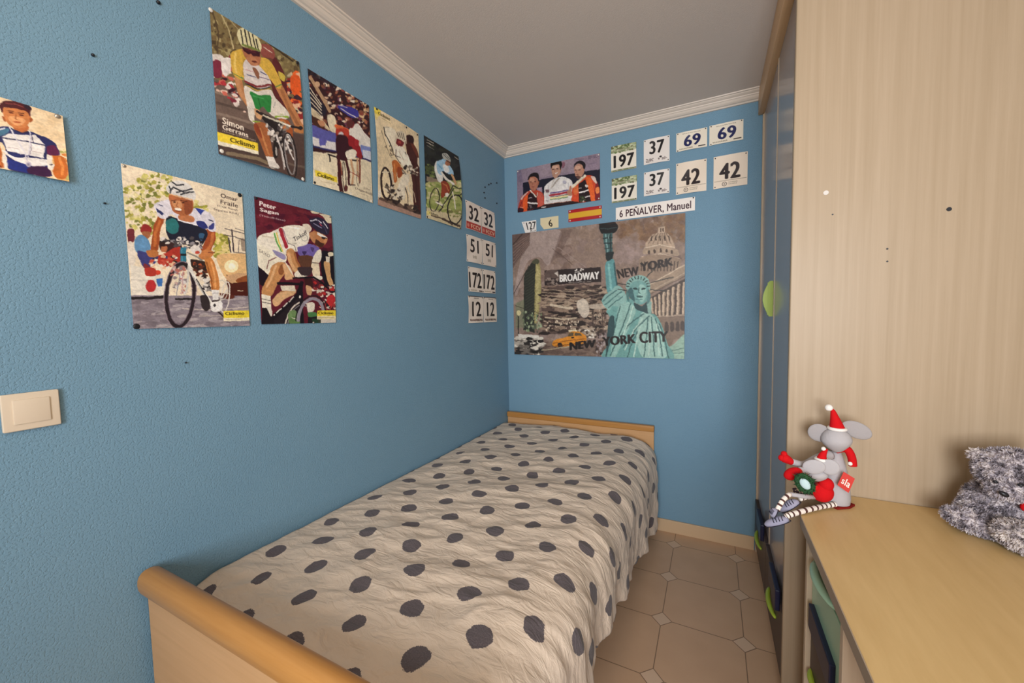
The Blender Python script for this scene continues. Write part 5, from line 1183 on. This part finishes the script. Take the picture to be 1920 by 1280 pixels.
for x, y in ((1235, 950), (1278, 950), (1322, 945), (1360, 942)): A.s('#4b3c34', x-14, y+45, x-14, y-10, x, y-26, x+14, y-10, x+14, y+45)
A.s('#94b2a0', 1245, 1130, 1300, 1090, 1378, 1025, 1376, 1220, 1260, 1220).l('#4a6a62', 5, 1262, 1150, 1370, 1130).l('#4a6a62', 4, 1280, 1170, 1370, 1165).p('#7d6858', 1200, 1040, 1300, 1045, 1250, 1130)
# statue with the torch
A.p('#2c1f1c', 720, 170, 760, 150, 850, 155, 860, 175, 725, 190).s('#16171a', 722, 185, 740, 170, 800, 172, 858, 170, 866, 205, 838, 238, 790, 246, 745, 240, 728, 215).l('#3a4a4c', 5, 730, 200, 800, 205, 860, 195)
A.p('#3f5c5c', 752, 240, 828, 236, 822, 330, 826, 400, 800, 455, 778, 440, 765, 350).l('#7fa2a0', 10, 775, 250, 780, 320, 790, 390).l('#1f2c2e', 8, 812, 250, 808, 330, 812, 420).l('#233234', 8, 755, 278, 825, 272).l('#233234', 8, 760, 318, 822, 312).l('#233234', 8, 765, 358, 822, 352).l('#9cb8b4', 4, 800, 245, 798, 280).s('#1d2628', 772, 392, 830, 382, 822, 440, 800, 460, 780, 450)
A.s('#5c8f90', 770, 470, 800, 450, 832, 440, 845, 520, 852, 600, 862, 660, 835, 700, 780, 690, 768, 580).l('#7fb0ac', 16, 795, 480, 800, 580, 810, 670).l('#34585c', 12, 835, 470, 845, 570, 855, 640)
A.s('#6c9c96', 800, 905, 775, 830, 860, 760, 950, 740, 1030, 820, 1100, 850, 1160, 880, 1200, 960, 1235, 1080, 1265, 1225, 760, 1200, 790, 1080)
A.s('#86aca4', 738, 770, 760, 715, 800, 690, 862, 640, 915, 690, 930, 760, 880, 800, 820, 800, 790, 830)
for pts in ((745, 760, 790, 720, 850, 680), (760, 790, 820, 740, 890, 690), (790, 810, 850, 760, 900, 730)): A.l('#446a68', 8, *pts)
A.s('#8fb4aa', 870, 800, 940, 770, 1000, 830, 960, 940, 900, 1060, 840, 1190, 800, 1190, 830, 1000, 850, 880)
A.s('#9abcb0', 1040, 860, 1120, 870, 1180, 950, 1210, 1080, 1230, 1200, 1060, 1200, 1000, 1060)
for pts in ((960, 780, 920, 900, 860, 1040, 800, 1180), (1060, 860, 1000, 900, 930, 960, 880, 1040), (1100, 880, 1010, 960, 900, 1120), (1150, 900, 1180, 1000, 1200, 1190), (1090, 900, 1080, 1040, 1060, 1190), (1120, 890, 1130, 1020, 1140, 1190), (880, 800, 850, 900, 830, 1000), (1010, 1000, 960, 1100, 930, 1200), (1180, 940, 1220, 1060, 1250, 1210)): A.l('#3f6361', 9, *pts)
for pts in ((980, 800, 950, 900, 890, 1040), (1050, 900, 980, 990, 910, 1140), (1110, 920, 1105, 1060, 1095, 1180), (1160, 940, 1170, 1060, 1175, 1180), (1030, 960, 1000, 1080, 980, 1190)): A.l('#b2ccbe', 9, *pts)
A.s('#2f4a4c', 790, 900, 830, 880, 830, 1000, 800, 1080, 765, 1195, 770, 1080)
A.s('#2b4446', 985, 775, 1050, 800, 1098, 760, 1100, 850, 1060, 850, 1000, 820).s('#8aaea4', 1092, 780, 1120, 770, 1118, 850, 1095, 850)
A.s('#6f9c97', 940, 665, 965, 620, 1030, 600, 1090, 625, 1100, 690, 1085, 760, 1045, 792, 995, 775, 955, 730).s('#3c6062', 942, 680, 972, 660, 985, 720, 990, 768, 955, 735).s('#94bab0', 1030, 640, 1075, 650, 1080, 720, 1050, 770, 1020, 740)
A.c('#27403f', 1000, 668, 20, 9, 8).c('#27403f', 1062, 668, 18, 9, -6).l('#27403f', 7, 1028, 660, 1022, 695, 1035, 702).c('#375553', 1030, 728, 26, 7).l('#4e7674', 6, 1000, 750, 1050, 752)
A.s('#83aaa2', 925, 660, 935, 610, 970, 580, 1030, 565, 1085, 580, 1112, 630, 1108, 680, 1085, 630, 1030, 605, 970, 625, 948, 670)
for k in range(11):
    th = math.pi*(0.98-k*0.096); x, y = 1020+88*math.cos(th), 655-82*math.sin(th); A.l('#263836', 8, x, y, 1020+70*math.cos(th), 655-64*math.sin(th))
A.s('#557f7e', 1095, 670, 1112, 700, 1108, 760, 1085, 790, 1090, 720).s('#4c7472', 930, 670, 950, 720, 945, 770, 928, 730)
for xa, ya, xb, yb in ((1085, 580, 1160, 498), (1112, 625, 1290, 580), (1115, 672, 1235, 690), (930, 638, 855, 622), (925, 680, 860, 672)): A.l('#3d3a35', 7, xa, ya, xb, yb)
A.text('#2b211e', 'NEW', 852, 520, 1025, 498, 1028, 562, 872, 592, bold=.03).text('#2b211e', 'YORK', 1035, 470, 1292, 428, 1296, 492, 1040, 540, bold=.04)
A.text('#1d1512', 'NEW', 485, 1078, 690, 1055, 690, 1118, 485, 1140, bold=.04).text('#1d1512', 'YORK', 735, 1040, 1000, 1015, 1000, 1090, 745, 1110, bold=.04).text('#1d1512', 'CITY', 1022, 1000, 1250, 998, 1248, 1080, 1028, 1092, bold=.04)
sheet('city_picture', 'B', (0.056, 1.143, 1.043, 1.865), A, 'large city picture board with a torch statue, domed building and yellow taxi', 'picture', thick=0.012, off=0.0,
      edge=mat('board_edge', '#4a403c', 0.5))
# ---- stray pins and nails in the wall
def wall_pin(y, z, r, label, m=pin_dark, group=None):
    o = Geo().tube([(0.0002, y, z), (0.004, y, z), (0.006, y, z)], [r, r, r*0.5], 10).out('wall_pin', m, origin=(0, y, z), smooth=True)
    tag(o, label, 'pin', group)
for y, z in ((-0.223, 2.150), (-0.195, 2.165), (-0.116, 2.191), (-0.271, 2.120), (-0.285, 2.083), (-0.274, 2.053), (-0.122, 2.057)):
    wall_pin(y, z, 0.0045, 'tiny dark pin in the scattered group above the 32 race numbers', group='dark pins above the race numbers')
wall_pin(-2.045, 1.923, 0.0032, 'dark broken wall plug in the blue wall left of the tallest poster')
wall_pin(-1.912, 2.128, 0.0045, 'dark pin in the blue wall at the very top edge of the view')
wall_pin(-2.045, 1.587, 0.0022, 'tiny dark pin between the portrait photo and the large poster below')
wall_pin(-1.907, 1.193, 0.0022, 'tiny dark pin in the bare blue wall below the two lower posters')
# ------------------------------------------------------------------ plush toys on the desk
felt_grey = mat('grey_felt', '#b3aeb0', 0.95, 0.1, bump=(160, 0.35))
felt_grey_dark = mat('grey_felt_ear', '#a39d9d', 0.95, 0.1, bump=(160, 0.35))
felt_red = mat('red_felt', '#c8141a', 0.9, 0.15, bump=(200, 0.3))
felt_dkred = mat('dark_red_felt', '#7e1b16', 0.9, 0.15)
felt_white = mat('white_felt', '#ece6e0', 0.95, 0.1, bump=(160, 0.4))
stripe_dark = mat('dark_stripe', '#5a3c38', 0.9, 0.1)
stripe_white = mat('white_stripe', '#f0e6dc', 0.9, 0.1)
shoe_m = mat('grey_shoe', '#9a97ab', 0.8, 0.2)
shoe_dark = mat('shoe_laces', '#35323c', 0.8, 0.2)
leaf_m = mat('wreath_green', '#274a2c', 0.8, 0.2)
leaf_dark = mat('wreath_dark', '#2c1c20', 0.8, 0.2)
aqua_m = mat('pale_aqua_felt', '#bcd2d4', 0.9, 0.1)
tag_m = mat('red_tag_card', '#c8342a', 0.5, 0.3)
PX = 0.00150
def fr(deg):
    """frame facing the camera side: local x to the right, local y away, local z up, turned by deg in the picture plane"""
    a = math.atan2(-(0.30), 1.38)   # heading of the line from the camera to the desk corner
    return Matrix.Rotation(a*0.6, 3, 'Z') @ Matrix.Rotation(math.radians(deg), 3, 'Y')
def lift(o, zmin=0.7506):
    """nothing sinks into the desktop"""
    org = WL[o.name]
    for v in o.data.vertices:
        if v.co.z+org.z < zmin: v.co.z = zmin-org.z
    o.data.update(); return o
def stripes(k): return 0 if k % 3 == 2 else 1

base = at(1572, 940, -1.065)
mouse = tag(empty('plush_mouse', (base.x, base.y, 0.7506)), 'larger grey plush mouse with red pointed hat and big ears on the desk corner', 'plush toy')
P = [at(1568, 846, -1.06), at(1567, 862, -1.06), at(1567, 885, -1.062), at(1566, 910, -1.064), at(1566, 930, -1.066), at(1567, 944, -1.066)]
lift(Geo().tube(smooth_path(P, 4), list(np.interp(np.linspace(0, 5, 21), range(6), [.010, .020, .027, .033, .035, .031])), 20).out('body', felt_grey, mouse, smooth=True))
def egg(p):
    q = p.copy(); k = 1.0-0.46*max(0, -p.z)**1.5; q.x *= k; q.y *= k
    return q
hc = at(1568, 825, -1.085)
head = Geo().ell(hc, (23.5*PX, 20*PX, 23*PX), fr(-6), fn=egg, nu=28, nv=18).out('head', felt_grey, mouse, smooth=True)
def ear(cx, cy, rx, ry, rot, Y, parent, m=felt_grey_dark):
    c = at(cx, cy, Y)
    def cup(p):
        q = p.copy(); q.y += 0.6*(1-p.x*p.x-p.z*p.z)*0.5; return q
    o = Geo().ell(c, (rx*PX, 0.006, ry*PX), fr(rot), fn=cup, nu=28, nv=14).out('ear', m, parent, smooth=True)
    return o
ear(1535.5, 811, 17.5, 17, 10, -1.075, head); ear(1606, 806, 23, 15, 24, -1.075, head)
def hat(cx, cy, r, pts, Y, parent, pom, pr):
    P = [at(x, y, Y) for x, y in pts]
    n = len(P); h = Geo().tube(smooth_path(P, 4), list(np.interp(np.linspace(0, n-1, (n-1)*4+1), range(n), [r*PX*(1-k/(n-0.75)) for k in range(n)])), 18).out('hat', felt_red, parent, smooth=True)
    c = P[0]
    ring = [c+fr(0) @ Vector((math.cos(t)*r*PX, math.sin(t)*r*PX, 0)) for t in np.linspace(0, 2*math.pi, 25)]
    Geo().tube(ring, 3.0*PX, 10).out('hat_band', felt_white, h, smooth=True)['label'] = 'white hat band'
    Geo().ell(at(pom[0], pom[1], Y), (pr*PX,)*3, nu=14, nv=10).out('pompom', felt_white, h, smooth=True)['label'] = 'white pompom'
    return h
hat(1569.5, 802, 12.2, [(1569.5, 803), (1567.5, 793), (1564.5, 781), (1561.5, 770), (1558.5, 766)], -1.085, mouse, (1554, 764), 6.3)
Pa = smooth_path([at(1556, 852, -1.07), at(1532, 860, -1.10), at(1508, 871, -1.13), at(1484, 865, -1.15)], 5)
Geo().tube(Pa, list(np.linspace(.014, .0085, len(Pa))), 14).out('arm', felt_grey, mouse, smooth=True)
g = Geo().tube(smooth_path([at(1485.5, 867, -1.15), at(1479, 863, -1.152), at(1472, 859, -1.154), at(1466, 856, -1.155)], 4), list(np.interp(np.linspace(0, 3, 13), range(4), [5*PX, 7*PX, 8.5*PX, 6*PX])), 14)
g.ell(at(1466, 858, -1.155), (6*PX,)*3).ell(at(1470, 850.5, -1.155), (5.2*PX,)*3)
g.out('mitten', felt_red, mouse, smooth=True)['label'] = 'red mitten'
Ps = smooth_path([at(1568, 846, -1.075), at(1577, 842, -1.08), at(1586, 841, -1.085), at(1593, 848, -1.09), at(1597.5, 860, -1.09), at(1599, 873, -1.09)], 5)
sc = Geo().tube(Ps, list(np.interp(np.linspace(0, 5, len(Ps)), range(6), [4*PX, 6*PX, 7*PX, 6.5*PX, 6.5*PX, 6.5*PX])), 14).out('scarf', felt_red, mouse, smooth=True)
Geo().ell(at(1594, 869, -1.10), (3.6*PX,)*3, nu=12, nv=8).out('pompom', felt_white, sc, smooth=True)
def leg(pts, r, name='leg', parent=mouse):
    L = sum((Vector(pts[i+1])-Vector(pts[i])).length for i in range(len(pts)-1))
    P = smooth_path(pts, max(2, round(L/0.0050/(len(pts)-1))))
    o = Geo().tube(P, r, 12, mi_fn=stripes).out(name, [stripe_dark, stripe_white], parent, smooth=True)
    o['label'] = 'striped leg'
    return o
def shoe(c, L, H, rot, parent):
    s = Geo()
    def form(p):
        q = p.copy()
        if p.x > 0: q.z *= 1.15; q.x *= 0.9
        if p.z < -0.45: q.z = -0.45
        return q
    o = s.ell(c, (L, H*1.1, H), fr(rot), fn=form, nu=24, nv=14).out('shoe', shoe_m, parent, smooth=True)
    R = fr(rot); l = Geo()
    for k in range(4):
        x = (-0.15+0.22*k)*L
        zz = H*math.sqrt(max(0, 1-(x/L)**2))*1.04
        a = [Vector(c)+R @ Vector((x, -H*1.15*math.sin(t)*(zz/H), zz*math.cos(t))) for t in np.linspace(-.9, 1.2, 9)]
        l.tube(a, 0.0011, 6)
    rim = [Vector(c)+R @ Vector((L*0.97*math.cos(t), H*1.12*math.sin(t), -0.40*H)) for t in np.linspace(0, 2*math.pi, 30)]
    l.tube(rim, 0.0011, 6)
    l.out('laces', shoe_dark, o, smooth=True)
    return o
leg([at(1566, 945, -1.105), at(1545, 948.5, -1.125), at(1518, 954.5, -1.165), at(1484, 964, -1.205), at(1472, 969, -1.212)], 4.6*PX)
shoe(at(1457, 978, -1.215), 0.033, 0.0120, -30, mouse)
leg([at(1524, 931.5, -1.13), at(1512, 932, -1.145), at(1500, 935, -1.165)], 4.0*PX)
shoe(at(1481, 948, -1.175), 0.030, 0.0125, -44, mouse)
c = at(1573, 950.5, -1.075)
o = Geo().prism([(c.x-.030, c.y-.012), (c.x-.012, c.y-.036), (c.x+.020, c.y-.016), (c.x+.038, c.y+.010), (c.x+.010, c.y+.030), (c.x-.02, c.y+.02)], 0.7506, 0.7566, bev=0.001).out('skirt', felt_dkred, mouse)
o['label'] = 'dark red felt base'
# red tag with its word
TQ = [at(1582, 884, -1.112), at(1603, 897, -1.112), at(1591, 924, -1.118), at(1570, 909, -1.118)]
nrm = (TQ[1]-TQ[0]).cross(TQ[3]-TQ[0]).normalized()
if nrm.y > 0: nrm = -nrm
g = Geo()
vv = [tuple(p) for p in TQ]+[tuple(p-nrm*0.0012) for p in TQ]
g.add(vv, [(3, 2, 1, 0), (4, 5, 6, 7), (0, 1, 5, 4), (1, 2, 6, 5), (2, 3, 7, 6), (3, 0, 4, 7)], 0)
tv, tf = text_mesh('sla')
def tagp(x, y, d):
    return tuple((TQ[0]*(1-x)+TQ[1]*x)*(1-y)+(TQ[3]*(1-x)+TQ[2]*x)*y+nrm*d)
for dx in (-0.012, 0, 0.012):
    g.add([tagp(0.16+0.7*x+dx, 0.30+0.44*y, 0.0006+dx*0.004) for x, y in tv], tf, 1)
g.out('tag', [tag_m, stripe_white], mouse)['label'] = 'red card tag with white lettering'

# the small mouse in its lap
b2 = at(1540, 935, -1.11-0.026)
small = tag(empty('plush_mouse', (b2.x, b2.y, 0.752)), 'smaller grey plush mouse in a red dress held in the lap of the larger one', 'plush toy')
h2 = Geo().ell(at(1533, 889, -1.125-0.026), (15.5*PX, 13*PX, 13*PX), fr(0), fn=egg, nu=22, nv=14).out('head', felt_grey, small, smooth=True)
ear(1526, 875, 17, 13, -16, -1.171, h2, felt_grey); ear(1556, 875.5, 14, 14, 0, -1.168, h2, felt_grey)
hat(1541, 860, 8, [(1540.5, 861), (1543, 852), (1548, 845), (1552, 842)], -1.154, small, (1544, 841), 3.6)
def heart(p):
    q = p.copy(); k = 1+0.12*p.z; q.x *= k
    return q
g = Geo().ell(at(1541, 922, -1.118-0.026), (17.5*PX, 15*PX, 18*PX), fr(18), nu=24, nv=16).ell(at(1549, 908, -1.122-0.026), (11.5*PX, 11*PX, 12.5*PX), fr(10)).ell(at(1527, 913, -1.128-0.026), (7.5*PX, 7*PX, 7*PX), fr(0))
lift(g.out('dress', felt_red, small, smooth=True))
Pb = smooth_path([at(1524, 884, -1.125-0.026), at(1510, 881, -1.135-0.026), at(1499, 881, -1.145-0.026)], 5)
Geo().tube(Pb, 5.5*PX, 12).out('arm', felt_grey, small, smooth=True)
Geo().ell(at(1487, 888, -1.152-0.026), (16*PX, 9*PX, 10.5*PX), fr(-36), nu=20, nv=14).out('mitten', felt_red, small, smooth=True)['label'] = 'red mitten'
leg([at(1481, 926, -1.16-0.026), at(1470, 935, -1.178-0.026), at(1463, 945, -1.188-0.026), at(1457, 957, -1.195-0.026)], 4.0*PX, 'leg', small)
shoe(at(1452, 961, -1.197-0.026), 0.014, 0.011, -70, small)
Geo().tube([at(1530, 932, -1.12-0.026), at(1505, 930, -1.145-0.026), at(1481, 926, -1.16-0.026)], [4*PX, 4*PX, 3.6*PX], 10).out('leg', felt_grey, small, smooth=True)

# little wreath with a pale middle
wc = at(1509, 906, -1.158-0.062)
wr = tag(empty('wreath', tuple(wc)), 'tiny dark green wreath with a pale middle in front of the smaller mouse', 'wreath')
ringp = [wc+fr(-28) @ Vector((math.cos(t)*10*PX, 0, math.sin(t)*14*PX)) for t in np.linspace(0, 2*math.pi, 29)]
rnd = random.Random(5); g = Geo().tube(ringp, 4.2*PX, 10)
for k in range(230):
    p = ringp[rnd.randrange(28)]; d = Vector((rnd.gauss(0, 1), rnd.gauss(-.3, 1), rnd.gauss(0, 1))).normalized(); s_ = d.orthogonal().normalized()*0.0030
    L = rnd.uniform(.009, .017); n = len(g.v)
    g.add([p-s_, p+s_, p+d*L], [(0, 1, 2)], rnd.choice((0, 0, 0, 1)))
g.out('leaves', [leaf_m, leaf_dark], wr)
Geo().ell(at(1509.5, 907, -1.163-0.062), (7.2*PX, 4*PX, 10*PX), fr(-32), nu=18, nv=12).out('pale_middle', aqua_m, wr, smooth=True)
g = Geo()
for k in range(26):
    p = at(rnd.uniform(1488, 1520), rnd.uniform(916, 926), -1.158); g.ell(p, (rnd.uniform(.002, .004),)*3, nu=8, nv=6)
g.out('berries', leaf_dark, wr, smooth=True)['label'] = 'dark berries'

# ---- grey plush bear
bear_m = fur_mat('mottled_fur', '#686166', '#a59ca4', '#d8cece', 62)
bear_pale = fur_mat('mottled_pale_fur', '#867e80', '#beb3b4', '#e0d6d0', 62)
PB = 0.00128
rnd = random.Random(11)
def fuzz(g, c, r, R, n, L=0.009, mi=0, down=0.5):
    for k in range(n):
        p = Vector((rnd.gauss(0, 1), rnd.gauss(0, 1), rnd.gauss(0, 1))).normalized()
        q = R @ Vector((p.x*r[0], p.y*r[1], p.z*r[2])); nn = (R @ Vector((p.x/r[0], p.y/r[1], p.z/r[2]))).normalized()
        d = (nn+Vector((rnd.gauss(0, .55), rnd.gauss(0, .55), rnd.gauss(0, .55)-down))).normalized()
        s_ = d.orthogonal().normalized()
        s_ = Matrix.Rotation(rnd.uniform(0, 6.28), 3, d) @ s_*rnd.uniform(.0012, .0024)
        b = Vector(c)+q*0.985; l = L*rnd.uniform(.6, 1.2)
        g.add([b-s_, b+s_, b+d*l*.6+s_*.6+nn*.001, b+d*l], [(0, 1, 2), (0, 2, 3)], mi)
I3 = Matrix.Identity(3)
bb = at(1893, 985, -1.12)
bear = tag(empty('plush_bear', (bb.x, bb.y, 0.7506)), 'mottled grey plush bear leaning on the pale panel at the right edge of the desk', 'plush toy')
def fur_part(name, blobs, m, parent, n=1.0, floor_=True):
    g = Geo()
    for c, r, R in blobs:
        g.ell(c, r, R, nu=30, nv=20)
        area = (r[0]*r[1]+r[1]*r[2]+r[0]*r[2])*4.19
        fuzz(g, c, r, R, int(area*n*190000))
    o = g.out(name, m, parent, smooth=True)
    return lift(o) if floor_ else o
hd = at(1897, 884, -1.125)
body = fur_part('body', [((bb.x+.012, bb.y+.03, 0.815), (.082, .058, .072), I3),
                         (at(1846, 940, -1.085), (50*PB, 26*PB, 25*PB), fr(-47)),
                         (at(1925, 945, -1.10), (.05, .045, .06), I3)], bear_m, bear)
fur_part('leg', [(at(1834, 980, -1.125), (49*PB, 26*PB, 20*PB), fr(14))], bear_m, bear)
fur_part('leg', [(at(1918, 1008, -1.185), (36*PB, 34*PB, 23*PB), fr(20))], bear_pale, bear)['label'] = 'paler forward leg'
head = fur_part('head', [(hd, (47*PB, 44*PB, 41*PB), I3), (at(1889, 918, -1.165), (26*PB, 18*PB, 17*PB), fr(0))], bear_m, bear, floor_=False)
fur_part('ear', [(at(1842, 857, -1.115), (18*PB, 8*PB, 12*PB), fr(30))], bear_pale, head, floor_=False)
fur_part('ear', [(at(1948, 852, -1.115), (15*PB, 8*PB, 12*PB), fr(-28))], bear_pale, head, floor_=False)
Geo().ell(at(1866.5, 903, -1.180), (3.8*PB, 3*PB, 2.6*PB), fr(20), nu=12, nv=8).out('eye', pin_dark, head, smooth=True)
Geo().ell(at(1914, 909, -1.190), (4.2*PB, 3*PB, 2.6*PB), fr(-8), nu=12, nv=8).out('eye', pin_dark, head, smooth=True)
Geo().ell(at(1882.5, 926, -1.195), (7*PB, 4*PB, 4.2*PB), fr(28), nu=14, nv=10).out('nose', pin_dark, head, smooth=True)
Geo().ell(at(1922, 950, -1.165), (6*PB, 5*PB, 8*PB), fr(0), nu=14, nv=10).out('bow', felt_red, bear, smooth=True)['label'] = 'red bow'
